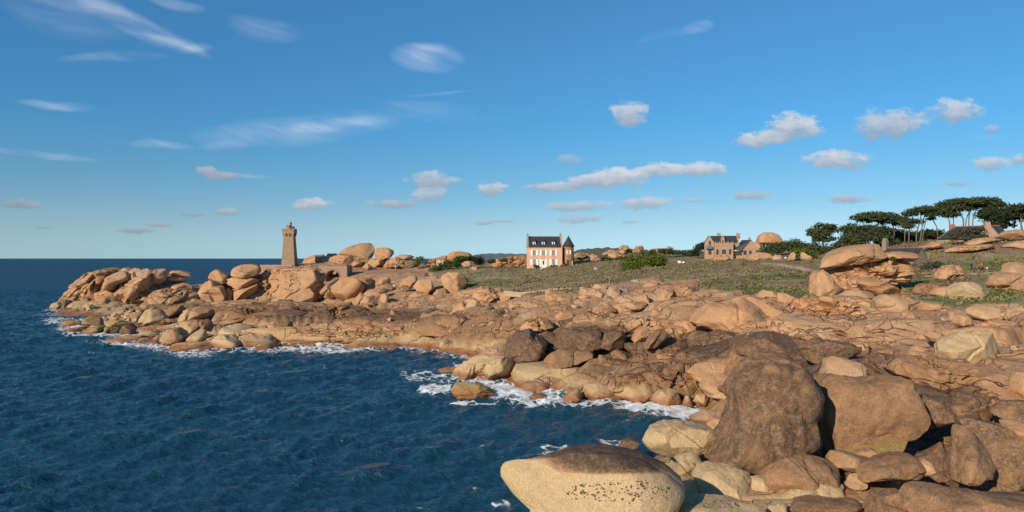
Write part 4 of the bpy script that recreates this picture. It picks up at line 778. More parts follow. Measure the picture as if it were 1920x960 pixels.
wave = .12 * (np.exp(np.clip(wave / .12, -3, 3) * .22) - 1) / .22          # peaked crests, flat troughs
inr = (spx > 40) & (spx < 1500) & (sd < 420) & (sd > 22)
zg = np.full(len(spx), -3.5); zg[inr] = zbase(spx[inr], sd[inr])
foam = sstep(zg, -2.3, -.1) * .70
# broken water: column, row, half width, half height, strength
for cx, cy, a, b, s in ((110,602,45,9,.62),(95,590,40,4,.5),(170,588,30,4,.5),(140,622,55,6,.42),(230,636,60,5,.5),(170,661,9,2,.5),(330,656,70,7,.6),(470,655,60,3,.75),(620,659,70,4,.7),(680,656,30,3,.5),(750,652,28,6,.9),(800,660,50,5,.55),(845,668,45,6,.55),
  (790,706,50,10,.62),(815,730,38,13,.85),(790,700,70,5,.5),(885,757,60,4,.75),(960,738,60,16,.95),(1010,752,80,9,.75),(1100,757,70,8,.75),(1180,748,30,8,.95),(1215,764,80,10,.95),(1280,774,50,12,1),(1230,778,70,8,.6),(1035,760,90,6,.6),(940,724,30,8,.9),(1190,788,40,4,.35),
  (1040,850,40,14,.55),(1025,862,30,6,.7),(1150,828,45,5,.65),(900,845,12,22,.38),(880,915,40,10,.33),(940,945,25,10,.55),(905,848,5,16,.5),(790,958,22,5,.55),(960,800,40,4,.28),(608,686,3,1.5,.6),(1060,812,50,6,.25),(1290,800,30,8,.6),(60,660,60,3,.2),(620,858,70,5,.12)):
    py = HY + CH / sd * F
    foam = np.maximum(foam, s * np.clip(1.3 - ((spx-cx)/a)**2 - ((py-cy)/b)**2, 0, 1))
wave = wave + .12 * foam * pnoise(np.stack([sx*.9, sy*.9, 0*sx], 1))
nr2, nc2 = SPX.shape; idx = np.arange(nr2*nc2).reshape(nr2, nc2)
sq = np.stack([idx[:-1, :-1], idx[:-1, 1:], idx[1:, 1:], idx[1:, :-1]], -1).reshape(-1, 4)
zg2 = np.where(inr, zg, -9); sq = sq[(zg2[sq].min(1) < 1.2) & ~((spx[sq].min(1) > 1500) & (sd[sq].max(1) < 300) & (sd[sq].min(1) > 2000))]
m, n = mat_new('sea_water')
pos = n.n('ShaderNodeNewGeometry').outputs['Position']
fo = n.n('ShaderNodeAttribute', attribute_name='foam').outputs['Fac']
big = n.noise(pos, .02, 3, .5); shal = n.noise(pos, .09, 3, .5)
deep = n.mix(n.ss(big, .35, .65), (.0125, .055, .094), (.0115, .063, .094))
deep = n.mix(n.ss(shal, .62, .78, 0, .35), deep, (.014, .038, .050))
fpos = n.v('MULTIPLY_ADD', n.noise(pos, .5, 3, .6, color=True), (1.8, 1.8, 0), pos)
fn = n.noise(fpos, .75, 6, .68, .6); fl = n.n('ShaderNodeTexVoronoi', {'Vector': fpos, 'Scale': .9}, feature='DISTANCE_TO_EDGE').outputs[0]
lace = n.m('MULTIPLY', n.ss(fl, .16, .0), .22)
fm = n.ss(n.m('ADD', n.m('ADD', n.m('MULTIPLY', fo, .82), lace), n.m('MULTIPLY', n.m('SUBTRACT', fn, .5), 1.15)), .50, .74)
aer = n.ss(fo, .1, .7, 0, .55)
deep = n.mix(aer, deep, (.035, .085, .095))
w1 = n.noise(n.v('MULTIPLY', pos, (1, 1.5, 1)), 1.6, 5, .62, .4); w2 = n.noise(n.v('MULTIPLY', pos, (1, 1.7, 1)), 4.0, 3, .6); w3 = n.noise(n.v('MULTIPLY', pos, (1, 2, 1)), .10, 3, .5)
hh = n.m('ADD', n.m('MULTIPLY', w1, .34), n.m('MULTIPLY', w2, .07))
b = n.n('ShaderNodeBsdfPrincipled', {'Base Color': deep, 'Roughness': n.ss(n.n('ShaderNodeSeparateXYZ', {0: pos}).outputs[1], 40, 420, .09, .48), 'IOR': 1.33, 'Specular IOR Level': .5, 'Normal': bump(n, hh, .9, 1.0)})
fd = n.n('ShaderNodeBsdfDiffuse', {'Color': (.80, .82, .82, 1), 'Normal': bump(n, fn, .5, .8)})
mx = n.n('ShaderNodeMixShader', {0: fm, 1: b.outputs[0], 2: fd.outputs[0]})
n.n('ShaderNodeOutputMaterial', {'Surface': mx.outputs[0]}); M_SEA = m
me = mesh_np('sea', np.stack([sx, sy, wave], 1), sq, M_SEA, True, {'foam': foam})
tag(link(bpy.data.objects.new('sea', me)), kind='structure')

# ------------------------------------------------------------------ building the rocks
_ico = {}
def ico(l):
    if l not in _ico:
        bm = bmesh.new(); bmesh.ops.create_icosphere(bm, subdivisions=l, radius=1)
        _ico[l] = (np.array([v.co[:] for v in bm.verts]), np.array([[v.index for v in f.verts] for f in bm.faces])); bm.free()
    return _ico[l]
def polar_radius(pts, sig):
    "distance from the centre to the outline, by angle"
    N_ = 720; th = np.arange(N_) * 2 * np.pi / N_; out = np.zeros(N_); n_ = len(pts)
    dx, dy = np.cos(th), np.sin(th)
    for i in range(n_):
        a, b_ = pts[i], pts[(i+1) % n_]; ex, ey = b_[0]-a[0], b_[1]-a[1]
        den = dx*ey - dy*ex; den = np.where(np.abs(den) < 1e-9, 1e-9, den)
        t = (a[0]*ey - a[1]*ex)/den; s = (a[0]*dy - a[1]*dx)/den
        ok = (s >= -1e-6) & (s <= 1+1e-6) & (t > 0); out = np.where(ok, np.maximum(out, t), out)
    k = np.arange(-30, 31); g = np.exp(-(k/sig)**2/2); g /= g.sum()
    return th, np.convolve(np.concatenate([out[-30:], out, out[:30]]), g, 'valid')
def voronoi3(p, seed):
    ip = np.floor(p).astype(np.int64); f1 = np.full(len(p), 9.0); f2 = f1.copy(); r1 = np.zeros(len(p)); off = np.zeros((len(p), 3)); r2 = r1.copy()
    for a in (-1, 0, 1):
        for b in (-1, 0, 1):
            for c in (-1, 0, 1):
                j = ip + np.array([a, b, c]); k_ = j[:, 2] * 7919 + seed
                q = j + .12 + .76 * np.stack([h2(j[:, 0], j[:, 1], k_), h2(j[:, 0], j[:, 1], k_ + 1), h2(j[:, 0], j[:, 1], k_ + 2)], 1)
                dv = p - q; dd = np.sqrt((dv ** 2).sum(1)); m_ = dd < f1
                f2 = np.where(m_, f1, np.minimum(f2, dd)); r1 = np.where(m_, h2(j[:, 0], j[:, 1], k_ + 3), r1); r2 = np.where(m_, h2(j[:, 0], j[:, 1], k_ + 4), r2)
                off[m_] = dv[m_]; f1 = np.where(m_, dd, f1)
    return r1, r2, off, f2 - f1
def rock_shape(pts, T, lvl, seed, e=.62, facets=6, cracks=1, rough=1.0, sig=2.5, blocks=0.0):
    "pts: outline in metres round its own centre (x right, z up); T: half depth. Returns vertices"
    r = np.random.default_rng(seed); s, fc = ico(lvl)
    th, rad = polar_radius(pts, sig)
    ang = np.mod(np.arctan2(s[:, 2], s[:, 0]), 2*np.pi); rho = np.hypot(s[:, 0], s[:, 2])
    Rr = np.interp(ang, np.append(th, 2*np.pi), np.append(rad, rad[0])); Sm = rad.mean()
    pw = min(6.5, 2.7 / e) if e < .65 else 2.7
    tt = (rho ** pw + np.abs(s[:, 1]) ** pw) ** (-1 / pw); pr = rho * tt
    p = np.stack([Rr*pr*np.cos(ang), T*s[:, 1]*tt, Rr*pr*np.sin(ang)], 1)
    q = p / np.array([Sm, T, Sm]); ext = np.array([np.abs(q[:, 0]).max(), 1, np.abs(q[:, 2]).max()])
    q = q + .05 * np.stack([pnoise(q * .9 + seed + 7 * k) for k in range(3)], 1)
    for k in range(max(0, facets + 2)):
        nv = r.normal(size=3); nv[1] = -abs(nv[1]) * .9 - .2 if k % 4 else abs(nv[1]) + .3; nv[2] = nv[2] if k % 3 else abs(nv[2]) + .5
        nv /= np.linalg.norm(nv)
        sup = (q @ nv).max(); d0 = sup * r.uniform(.50 if lvl == 6 else .55, .84)
        ex = np.maximum(0, q @ nv - d0); w_ = min(1, abs(nv[1]) * 1.6 + .12) if lvl < 6 else min(1, abs(nv[1]) ** 1.6 * 1.4)
        q = q - nv * (ex * .95 * w_)[:, None]
    dirn = q / (np.linalg.norm(q, axis=1)[:, None] + 1e-9)
    if blocks:
        wq = q * np.array([1, 1, 1.25]) * blocks + .28 * np.stack([pnoise(q * 1.3 + seed + 11 * k) for k in range(3)], 1)
        r1, r2, off, ed = voronoi3(wq + seed * 1.37, seed)
        wd = max(.06, .22 * blocks / 2 ** (lvl - 2)); fade = sstep(np.abs(dirn[:, 1]), .05, .5) * .75 + .25
        q = q + dirn * (fade * ((r1 - .5) * .26 + (r2 - .5) * .22 * (off[:, 0] + off[:, 2]) - .20 * np.exp(-(ed / wd) ** 2)) / max(1, blocks * .55))[:, None]
    for k in range(cracks):
        a_ = r.uniform(0, np.pi); nv = np.array([math.cos(a_), r.uniform(-.5, .5), math.sin(a_)])
        t = (q / ext) @ nv - r.uniform(-.45, .45) + .10 * pnoise(q * 1.7 + seed)
        wdt = max(.03, 1.3 / 2 ** lvl)
        st = .045 * (1 if r.random() > .5 else -1)
        q = q + dirn * (-.085 * np.exp(-(t / wdt) ** 2) + st * np.tanh(t / wdt))[:, None]
    cr = (1 - np.abs(pnoise(q * 1.15 + seed * 3.1 + .12 * pnoise(q * 4)[:, None]))) ** 9
    nz = .050 * fbm(q * 1.3 + seed * 1.7, 3) + .020 * fbm(q * 5 + seed, 3) - .045 * cr
    q = q + dirn * (rough * nz)[:, None]
    ta, tb = r.uniform(-.42, .42), r.uniform(.0, .45)
    if e < .65 and facets > 0: q[:, 1] += np.clip(ta * q[:, 0] / ext[0] + tb * q[:, 2] / ext[2], -.7, .7)     # each block faces its own way
    P_ = q * np.array([Sm, T, Sm])
    # keep the traced outline: stretch each direction back to it
    nb = 200 if lvl >= 6 else (120 if lvl == 5 else 60); a2 = np.mod(np.arctan2(P_[:, 2], P_[:, 0]), 2*np.pi); r2 = np.hypot(P_[:, 0], P_[:, 2]); bi_ = np.minimum((a2 / (2*np.pi) * nb).astype(int), nb - 1)
    mx_ = np.zeros(nb); np.maximum.at(mx_, bi_, r2); cen = (np.arange(nb) + .5) / nb * 2*np.pi
    rt = np.where(mx_ > 1e-6, np.interp(cen, np.append(th, 2*np.pi), np.append(rad, rad[0])) / np.maximum(mx_, 1e-6), 1)
    rt = np.clip(rt, .7, 1.8); rt = (np.roll(rt, 1) + 2*rt + np.roll(rt, -1)) / 4
    f_ = np.interp(a2, np.concatenate([cen - 2*np.pi, cen, cen + 2*np.pi]), np.concatenate([rt] * 3))
    P_[:, 0] *= f_; P_[:, 2] *= f_
    return P_, fc
for i, (name, label, d, colr, pts, o) in enumerate(RK):
    P2 = np.array([(X(a, d), Z(b_, d)) for a, b_ in pts])
    wpx = np.ptp([p[0] for p in pts]); c0 = (P2.max(0) + P2.min(0)) / 2
    w_, h_ = np.ptp(P2[:, 0]), np.ptp(P2[:, 1])
    L = o.get('L', 5 if wpx > 75 else 4)
    T = .56 * math.sqrt(w_ * h_) * o.get('t', .95)
    if d < 130 and not o.get('f'):      # seen from above, the crest of a deep rock lies behind its face
        zc = c0[1]; up = np.clip((P2[:, 1] - zc) / (h_ / 2), 0, 1); dc = d + T * (.45 + (.62 if o.get('e', .6) < .65 else .18) * up)
        P2 = np.stack([P2[:, 0], CH - (CH - P2[:, 1]) * np.where(P2[:, 1] < CH, 1 + (dc / d - 1) * up, 1)], 1)
        c0 = (P2.max(0) + P2.min(0)) / 2
    V, fc = rock_shape(P2 - c0, T, L, 100 + i, o.get('e', .6), o.get('n', 6), o.get('k', 1), sig=o.get('s', 2.2), rough=o['r'] if 'r' in o else .45 if o.get('whale') else (.4 if o.get('L', 5) == 6 else .9), blocks=0 if o.get('k', 1) < 3 else 1.1 + .28 * o['k'])
    zb = V[:, 2].min(); V[:, 2] -= zb
    tint = random.uniform(-.06, .06)
    a = np.tile(np.array([[max(colr[0] + tint, 0), colr[1], colr[2]]]), (len(V), 1)).astype(float)
    if 'crest' in label:
        hz = V[:, 2] / V[:, 2].max(); cm_ = np.clip((hz - .91 + .05 * pnoise(V * .9)) * 7, 0, 1); a[:, 2] = np.maximum(a[:, 2], .62 * cm_); a[:, 0] *= 1 - .55 * cm_
    if o.get('m'):
        ww = V + np.array([c0[0], d + T * .45, c0[1] + zb]); a = np.maximum(a * .6, rk_at(960 + ww[:, 0] / ww[:, 1] * F, HY + (CH - ww[:, 2]) / ww[:, 1] * F))
    if o.get('whale'):
        ww = V + np.array([c0[0], d + T * .45, c0[1] + zb])
        px = 960 + ww[:, 0] / ww[:, 1] * F; py = HY + (CH - ww[:, 2]) / ww[:, 1] * F
        if o['whale'] == 1: a[:, 0] = np.clip(1.0 * (1.5 - ((px-1152)/138)**2 - ((np.minimum(py, 893)-842)/50)**2 - sstep(py, 884, 905) * 3), 0, .95)
        if o['whale'] == 1: a[:, 1] = np.clip(1 - a[:, 0] * .9, .1, 1)
        if o['whale'] == 1:
            pitv = np.clip(1.15 - ((px-1160)/125)**2 - ((py-922)/24)**2, 0, 1)
        else: pitv = np.clip(1.1 - ((px-1345)/75)**2 - ((py-945)/10)**2, 0, 1)
    me = mesh_np(name, V, fc, BEDROCK if o.get('k', 1) >= 3 else GRANITE, True, {'rk': a, 'pit': pitv} if o.get('whale') else {'rk': a}, sharp=26 if L >= 5 else 40)
    ob = link(bpy.data.objects.new(name, me), None, (c0[0], d + T * .45, c0[1] + zb))
    tag(ob, label, 'rock', o.get('g'))
# ------------------------------------------------------------------ loose blocks on the bedrock
protos = []
for k in range(14):
    r = np.random.default_rng(500 + k); n_ = r.integers(5, 8); an = np.sort(r.uniform(0, 2*np.pi, n_) * .35 + np.arange(n_) / n_ * 2*np.pi)
    pts = np.stack([np.cos(an) * r.uniform(.8, 1.1, n_), np.sin(an) * r.uniform(.5, .85, n_)], 1)
    V, fc = rock_shape(pts, r.uniform(.65, 1.0), 4, 700 + k, .45, 12, k % 3, sig=1.2)
    V[:, 2] -= V[:, 2].min()
    a = np.tile([[(.0, .1, .25, .0, .5)[k % 5], (.0, .15, .0, .3, .0)[k % 5], 0]], (len(V), 1)).astype(float)
    protos.append(mesh_np('granite_block', V, fc, GRANITE, True, {'rk': a}, sharp=38))
ZONES = [  # label, group, count, column range, row range, size range in picture pixels
 ("loose granite block lying on the low brown platform below the lighthouse", "loose blocks on the low platform", 18, (420, 760), (578, 645), (7, 17)),
 ("loose granite block among the rocks between the perched boulder and the cove", "loose blocks near the cove", 16, (690, 960), (555, 640), (7, 18)),
 ("loose granite block in the jumble on the slope below the heath", "loose blocks on the upper slope", 16, (950, 1300), (552, 625), (8, 22)),
 ("loose granite block on the rocky slope left of the big ribbed slab", "loose blocks by the ribbed slab", 8, (1380, 1560), (590, 640), (9, 20)),
 ("loose granite block in the broken ledges below the grass at the right", "loose blocks in the broken ledges", 16, (1660, 1925), (582, 655), (9, 24)),
 ("loose pale granite block on the shore rocks at the left", "loose blocks on the left shore", 9, (200, 440), (575, 640), (6, 15)),
 ("small stone wedged between the near boulders", "stones between the near boulders", 12, (1400, 1690), (830, 930), (14, 30)),
]
bi = 0
for lab, grp, cnt, (xa, xb), (ya, yb), (s0, s1) in ZONES:
    done = tries = 0
    while done < cnt and tries < cnt * 6:
        tries += 1
        px, py = random.uniform(xa, xb), random.uniform(ya, yb); d = ground_hit(px, py)
        if d > 400: continue
        x = X(px, d); v = float(veg_at(np.array([px]), np.array([d]), np.array([x]), np.array([d]))[0])
        z = ground_z(px, d)
        if v > .3 or z < .15: continue
        s = random.uniform(s0, s1) ** 1.0 * d / F * .5
        o = bpy.data.objects.new('granite_block', protos[bi % 14]); bi += 1
        link(o, None, (x, d, z - s * .35), (random.uniform(-.2, .2), random.uniform(-.2, .2), random.uniform(0, 6.28)))
        o.scale = (s, s * random.uniform(.8, 1.1), s * random.uniform(.7, 1.1)); tag(o, lab, 'rock', grp); done += 1
# ledges of bedrock standing out of the shore: parts of it
lprot = []
for k in range(12):
    r = np.random.default_rng(900 + k); n_ = r.integers(6, 10); an = np.sort(r.uniform(0, 2*np.pi, n_) * .3 + np.arange(n_) / n_ * 2*np.pi)
    pts = np.stack([np.cos(an) * r.uniform(.8, 1.15, n_), np.sin(an) * r.uniform(.28, .5, n_)], 1)
    V, fc = rock_shape(pts, r.uniform(.55, .95), 4, 950 + k, .45, 12, 2 if k % 2 else 4, sig=1.5, blocks=1.6 if k % 3 == 0 else 0)
    a = np.tile([[(.0, .06, .16, .0)[k % 4], (.0, .1, .0, .2)[k % 4], 0]], (len(V), 1)).astype(float)
    lprot.append((mesh_np('rock_ledge', V, fc, BEDROCK, True, {'rk': a}, sharp=38), mesh_np('rock_ledge', V, fc, BEDROCK, True, {'rk': a + np.array([[.22, 0, 0]])}, sharp=38), mesh_np('rock_ledge', V, fc, BEDROCK, True, {'rk': a + np.array([[.55, 0, 0]])}, sharp=38)))
li = 0
for cnt, (xa, xb), (ya, yb), (s0, s1), tilt in ((24, (960, 1310), (548, 640), (34, 90), .10), (20, (1000, 1400), (630, 745), (40, 110), .12), (40, (250, 940), (578, 648), (24, 70), .02), (14, (1380, 1660), (580, 660), (36, 80), -.08), (24, (1640, 1925), (576, 668), (28, 74), -.05), (12, (640, 960), (540, 590), (20, 50), .04)):
    done = tries = 0
    while done < cnt and tries < cnt * 6:
        tries += 1; px, py = random.uniform(xa, xb), random.uniform(ya, yb); d = ground_hit(px, py)
        if d > 400: continue
        x = X(px, d)
        if float(veg_at(np.array([px]), np.array([d]), np.array([x]), np.array([d]))[0]) > .15: continue
        z = ground_z(px, d)
        if z < .3: continue
        s = random.uniform(s0, s1) * d / F * .5; dkv = rk_at(np.array([px]), np.array([py]))[0, 0]
        o = bpy.data.objects.new('rock_ledge', lprot[li % 12][0 if dkv < .12 else (1 if dkv < .5 else 2)]); li += 1
        link(o, SHORE, (x, d + s * .25, z + s * .02), (random.uniform(-.1, .25), tilt + random.uniform(-.16, .16), random.uniform(-.7, .7)))
        o.scale = (s, s * random.uniform(.7, 1.0), s * random.uniform(.75, 1.15)); done += 1
# rubble too small to count: one object
rv, rf = [], []; ib, ifc = ico(2); no = 0; rr_ = np.random.default_rng(9); kk = 0
rubp = rr_.uniform(size=(4200, 2))
for (a_, b_) in rubp:
    zx = ZONES[int(rr_.integers(0, 6))]; px = zx[3][0] + a_ * (zx[3][1] - zx[3][0]); py = zx[4][0] - 6 + b_ * (zx[4][1] - zx[4][0] + 10)
    kk += 1
    if kk > 800: break
    d = ground_hit(px, py)
    if d > 400: continue
    z = ground_z(px, d)
    if z < .1 or py < np.interp(px, [e[0] for e in EDGE], [e[1] for e in EDGE]): continue
    s = rr_.uniform(2.0, 5.0) * d / F * .5
    V = ib * (1 + .25 * pnoise(ib * 1.3 + kk)[:, None]) * np.array([1, rr_.uniform(.7, 1), rr_.uniform(.5, .9)]) * s
    an = rr_.uniform(0, 6.28); V = np.stack([V[:, 0]*math.cos(an) - V[:, 1]*math.sin(an), V[:, 0]*math.sin(an) + V[:, 1]*math.cos(an), V[:, 2]], 1)
    rv.append(V + np.array([X(px, d), d, z + s * .15])); rf.append(ifc + no); no += len(ib)
me = mesh_np('rubble', np.concatenate(rv), np.concatenate(rf), GRANITE, True, {'rk': np.tile([[.08, .1, 0.]], (no, 1))})
tag(link(bpy.data.objects.new('rubble', me)), 'small broken stones scattered over the bedrock', None, None, 'stuff')

# ------------------------------------------------------------------ far shore
def ridge(name, d, pts, z0, depth, mat, label=None):
    mb = MB(); n_ = len(pts)
    q = []
    for i in range((n_ - 1) * 6 + 1):
        t = i / 6; k = min(int(t), n_ - 2); f = t - k; px = pts[k][0]*(1-f) + pts[k+1][0]*f; py = pts[k][1]*(1-f) + pts[k+1][1]*f
        q.append((X(px, d), Z(py, d) + (0 if i in (0, (n_-1)*6) else 1.2*math.sin(i*1.9) + .8*math.sin(i*4.3))))
    vs = []; m_ = len(q)
    for j, (fy, fz) in enumerate(((-1, 0), (-.5, .62), (0, 1), (.6, .7), (1, 0))):
        for x, z in q: vs.append((x * (1 + .0*fy), d + depth*fy, z0 + (z - z0) * fz))
    fs = [(j*m_+i, j*m_+i+1, (j+1)*m_+i+1, (j+1)*m_+i) for j in range(4) for i in range(m_-1)]
    mb.add(vs, fs); o = mb.build(name, mat, smooth=True); tag(o, kind='structure'); return o
M_HILL = simple('far_moor', (.105, .110, .070), (.16, .13, .09), .012, .95, obj=False)
M_HILL2 = simple('hazed_coast', (.14, .16, .17), (.19, .19, .18), .006, .95, obj=False)  # blue-grey of the distance haze is mixed into the land colour
ridge('far_hill', 1500, [(1070, 474), (1085, 468), (1105, 466), (1140, 464), (1180, 467), (1230, 470), (1290, 471), (1330, 473)], 0, 220, M_HILL)
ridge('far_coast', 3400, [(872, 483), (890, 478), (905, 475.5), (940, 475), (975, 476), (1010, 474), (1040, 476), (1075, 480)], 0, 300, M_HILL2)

# ------------------------------------------------------------------ lighthouse, its terrace and the stone bridge
d = 262; k = d / F; zb_ = Z(497.5, d)
lh = empty('lighthouse', (X(543, d), d, zb_), R(2), "square pink granite lighthouse tower with a castellated top on the left cliff", 'lighthouse')
def hpx(py): return (497.5 - py) * k
MB().frustum((0, 0), 2.36, 2.36, -1.2, 2.2, 2.2, hpx(484)).build('plinth', M_STONE_LH, lh)
mb = MB().frustum((0, 0), 2.2, 2.2, hpx(484) + .003, 1.70, 1.70, hpx(443)); mb.build('shaft', M_STONE_LH, lh)
MB().box(-2.26, 2.26, -2.26, 2.26, hpx(485), hpx(483.6)).build('string_course', M_STONE_PINK, lh)
mb = MB(); mb.frustum((0, 0), 1.72, 1.72, hpx(444), 2.08, 2.08, hpx(438)); mb.build('corbel_ring', M_STONE_LH, lh)
mb = MB().box(-2.1, 2.1, -2.1, 2.1, hpx(438), hpx(430.5)); mb.build('gallery', M_STONE_LH, lh, bevel=.05)
for i in range(4):
    for s_ in (-1, 1):
        q = -1.75 + i * 1.17; MB().box(q - .3, q + .3, s_*2.0 - .14, s_*2.0 + .14, hpx(430.5) + .003, hpx(429)).build('merlon', M_STONE_LH, lh)
        if i in (1, 2): MB().box(s_*2.0 - .14, s_*2.0 + .14, q - .28, q + .28, hpx(430.5) + .003, hpx(429.03)).build('merlon', M_STONE_LH, lh)
for q in (-.62, .62):
    MB().box(q - .14, q + .14, -2.12, -1.75, hpx(442.6), hpx(437.8)).build('window_slit', M_DARKWOOD, lh)
    MB().box(1.75, 2.115, q - .14, q + .14, hpx(442.6), hpx(437.8)).build('window_slit', M_DARKWOOD, lh)
t = MB().lathe([(1.02, hpx(430.5)), (1.02, hpx(424.2)), (1.25, hpx(423.8)), (1.25, hpx(423.0)), (.7, hpx(422.2))], 14, (-.25, 0)).build('turret', M_STONE_LH, lh)
MB().lathe([(.34, hpx(422.4)), (.34, hpx(419)), (.5, hpx(418.7)), (.12, hpx(416.2)), (.04, hpx(415.2))], 10, (.45, 0)).build('lantern', M_RED, lh)
MB().tube([(.45, 0, hpx(415.4)), (.45, 0, hpx(410))], [.03, .02], 4).build('aerial', M_BLACK, lh)
MB().box(1.15, 1.75, -.7, .3, hpx(430.5), hpx(424.8)).box(.7, 1.0, -1.2, -.9, hpx(430.5), hpx(423.5)).build('beacon_cabinet', M_BLACK, lh)
mb = MB(); x0, x1 = X(489, 250), X(548, 250); zt = Z(498, 250)
tw = mb.box(x0, x1, 249.4, 250.4, zt - 2.5, zt).build('terrace_wall', M_STONE_PINK, None, bevel=.04); tag(tw, "low pale retaining wall left of the lighthouse base", 'wall')
MB().box(x0 - .1, x1 + .1, 249.25, 250.55, zt + .003, zt + .22).build('coping', simple('pale_coping', (.56, .42, .32), (.48, .35, .26), 2), tw)
# bridge
d = 238; k = d / F; bx = X(623.5, d); ra = 13.2 * k; zs = Z(520, d); ztop = Z(500, d)
br = empty('stone_bridge', (bx, d, Z(532, d)), 0, "stone footbridge with a dark round arch right of the lighthouse", 'bridge')
zo = Z(532, d)
def L_(x, z): return (x, z - zo)
xl, xr = -26 * k, 27 * k
arch = [(ra*math.cos(a), zs + ra*math.sin(a)) for a in np.linspace(math.pi, 0, 15)]
fp = []; mb = MB()
topz = lambda x: Z(497.8, d) if x < -10*k else Z(498.5, d)
seq = [(xl, zo - 1), (-ra, zo - 1)] + arch + [(ra, zo - 1), (xr, zo - 1)]
low = [L_(*p) for p in seq]; nlo = len(low)
for y0 in (0.0, 3.0):
    pass
vs = [(x, 0, z) for x, z in low] + [(x, 8.0, z) for x, z in low]; upz = [topz(x) - zo for x, _ in low]
vs += [(low[i][0], 0, upz[i]) for i in range(nlo)] + [(low[i][0], 8.0, upz[i]) for i in range(nlo)]
fs = []
for i in range(nlo - 1):
    if abs(low[i][0] - low[i+1][0]) > 1e-6:
        fs += [(i, i+1, 2*nlo+i+1, 2*nlo+i), (nlo+i+1, nlo+i, 3*nlo+i, 3*nlo+i+1), (2*nlo+i, 2*nlo+i+1, 3*nlo+i+1, 3*nlo+i)]
    fs.append((i+1, i, nlo+i, nlo+i+1))
fs += [(0, 2*nlo, 3*nlo, nlo), (nlo-1, 2*nlo-1, 4*nlo-1, 3*nlo-1)]
mb.add(vs, fs).build('spandrel_wall', M_STONE_PINK, br)
vst = None
for j in range(13):
    a0, a1_ = math.pi * j / 13 + .02, math.pi * (j + 1) / 13 - .02
    if vst is None or True:
        mb = MB(); pr = [(rad*math.cos(a), zs - zo + rad*math.sin(a)) for rad, a in ((ra + .02, a0), (ra + .55, a0), (ra + .55, a1_), (ra + .02, a1_))]
        mb.prism(pr, -.09, .3).build('voussoir', M_STONE_LH, br)
MB().box(xl, xr, -.12, 8.1, Z(497.6, d) - zo, Z(496.6, d) - zo).build('parapet', M_STONE_PINK, br)

# ------------------------------------------------------------------ houses
def window(root, x, z0, z1, wd, y, wallmat=None, cols_=2, rows_=3, depth=.16):
    "white frame with glazing bars; the pane is its sub-part. The wall lies in the plane y"
    f = MB(); t = .085
    f.box(x - wd/2, x - wd/2 + t, y - .05, y + depth, z0, z1).box(x + wd/2 - t, x + wd/2, y - .05, y + depth, z0, z1)
    f.box(x - wd/2 + t, x + wd/2 - t, y - .05, y + depth, z0, z0 + t).box(x - wd/2 + t, x + wd/2 - t, y - .05, y + depth, z1 - t, z1)
    for c_ in range(1, cols_):
        q = x - wd/2 + wd * c_ / cols_; f.box(q - .035, q + .035, y - .047, y + depth, z0 + t, z1 - t)
    for r_ in range(1, rows_):
        q = z0 + (z1 - z0) * r_ / rows_; f.box(x - wd/2 + t, x + wd/2 - t, y - .042, y + depth - .01, q - .03, q + .03)
    o = f.build('window', M_WHITE, root)
    MB().box(x - wd/2 + .02, x + wd/2 - .02, y - .012, y + .05, z0 + .02, z1 - .02).build('pane', M_GLASS, o); return o
def shutter(root, x0, x1, z0, z1, y):
    mb = MB().box(x0, x1, y - .06, y - .004, z0, z1)
    for j in range(3):
        h_ = (z1 - z0) / 3; mb.box(x0 + .06, x1 - .06, y - .085, y - .058, z0 + h_*j + .07, z0 + h_*(j+1) - .07)
    mb.build('shutter', M_WHITE, root)
d = 232; k = d / F; hx = X(1021.2, d); hz = Z(502.2, d)
ho = empty('pink_house', (hx, d, hz), 0, "pink three storey house with white shutters, slate roof and three dormers", 'house')
def hz_(py): return (502.2 - py) * k
def hx_(px): return (px - 1021.2) * k
wl, wr, dep = hx_(988.3), hx_(1054.2), 8.5; ze, zr = hz_(462.4), hz_(442.8)
MB().box(wl, wr, 0, dep, -.8, ze).build('wall', M_RENDER, ho)
for xa, xb in ((wl - .05, wl + .5), (wr - .5, wr + .05)):
    MB().prismx([(-.06, ze - .4), (dep + .06, ze - .4), (dep/2 + .6, zr + .45), (dep/2 - .6, zr + .45)][::1], xa, xb).build('gable', M_STONE_PINK, ho)
rf = MB().prismx([(-.35, ze - .08), (dep + .35, ze - .08), (dep/2, zr)], wl + .5, wr - .5).build('roof', M_SLATE, ho)
MB().box(wl + .5, wr - .5, dep/2 - .14, dep/2 + .14, zr - .05, zr + .1).build('ridge', M_STONE_GREY, rf)
MB().box(wl, wr, -.12, .06, ze - .32, ze - .1).build('cornice', M_STONE_PINK, ho)
for cx in (989.9, 1052.6):
    c_ = MB().box(hx_(cx) - .28, hx_(cx) + .28, dep/2 - 1.0, dep/2 + 1.0, zr - 1.6, hz_(438.2)).build('chimney', M_STONE_PINK, ho)
    for q in (-.5, .5): MB().lathe([(.14, hz_(438.2)), (.12, hz_(436.4))], 8, (hx_(cx), dep/2 + q)).build('chimney_pot', M_TILE, c_)
for cx in (1001.7, 1018.9, 1037.9):
    x = hx_(cx); zt_, zb2 = hz_(453.2), hz_(460.8)
    dm = MB().box(x - .46, x + .46, .75, 2.6, zb2, zt_).build('dormer', M_WHITE, ho)
    MB().prism([(x - .58, zt_ + .003), (x + .58, zt_ + .003), (x, hz_(448.0))], .60, 4.1).build('dormer_roof', M_SLATE, ho)
    MB().box(x - .17, x + .17, .73, .78, zb2 + .25, zt_ - .12).build('pane', M_GLASS, dm)
    MB().tube([(x, .7, hz_(448.2)), (x, .7, hz_(446.4))], [.05, .02], 5).build('finial', M_STONE_GREY, dm)
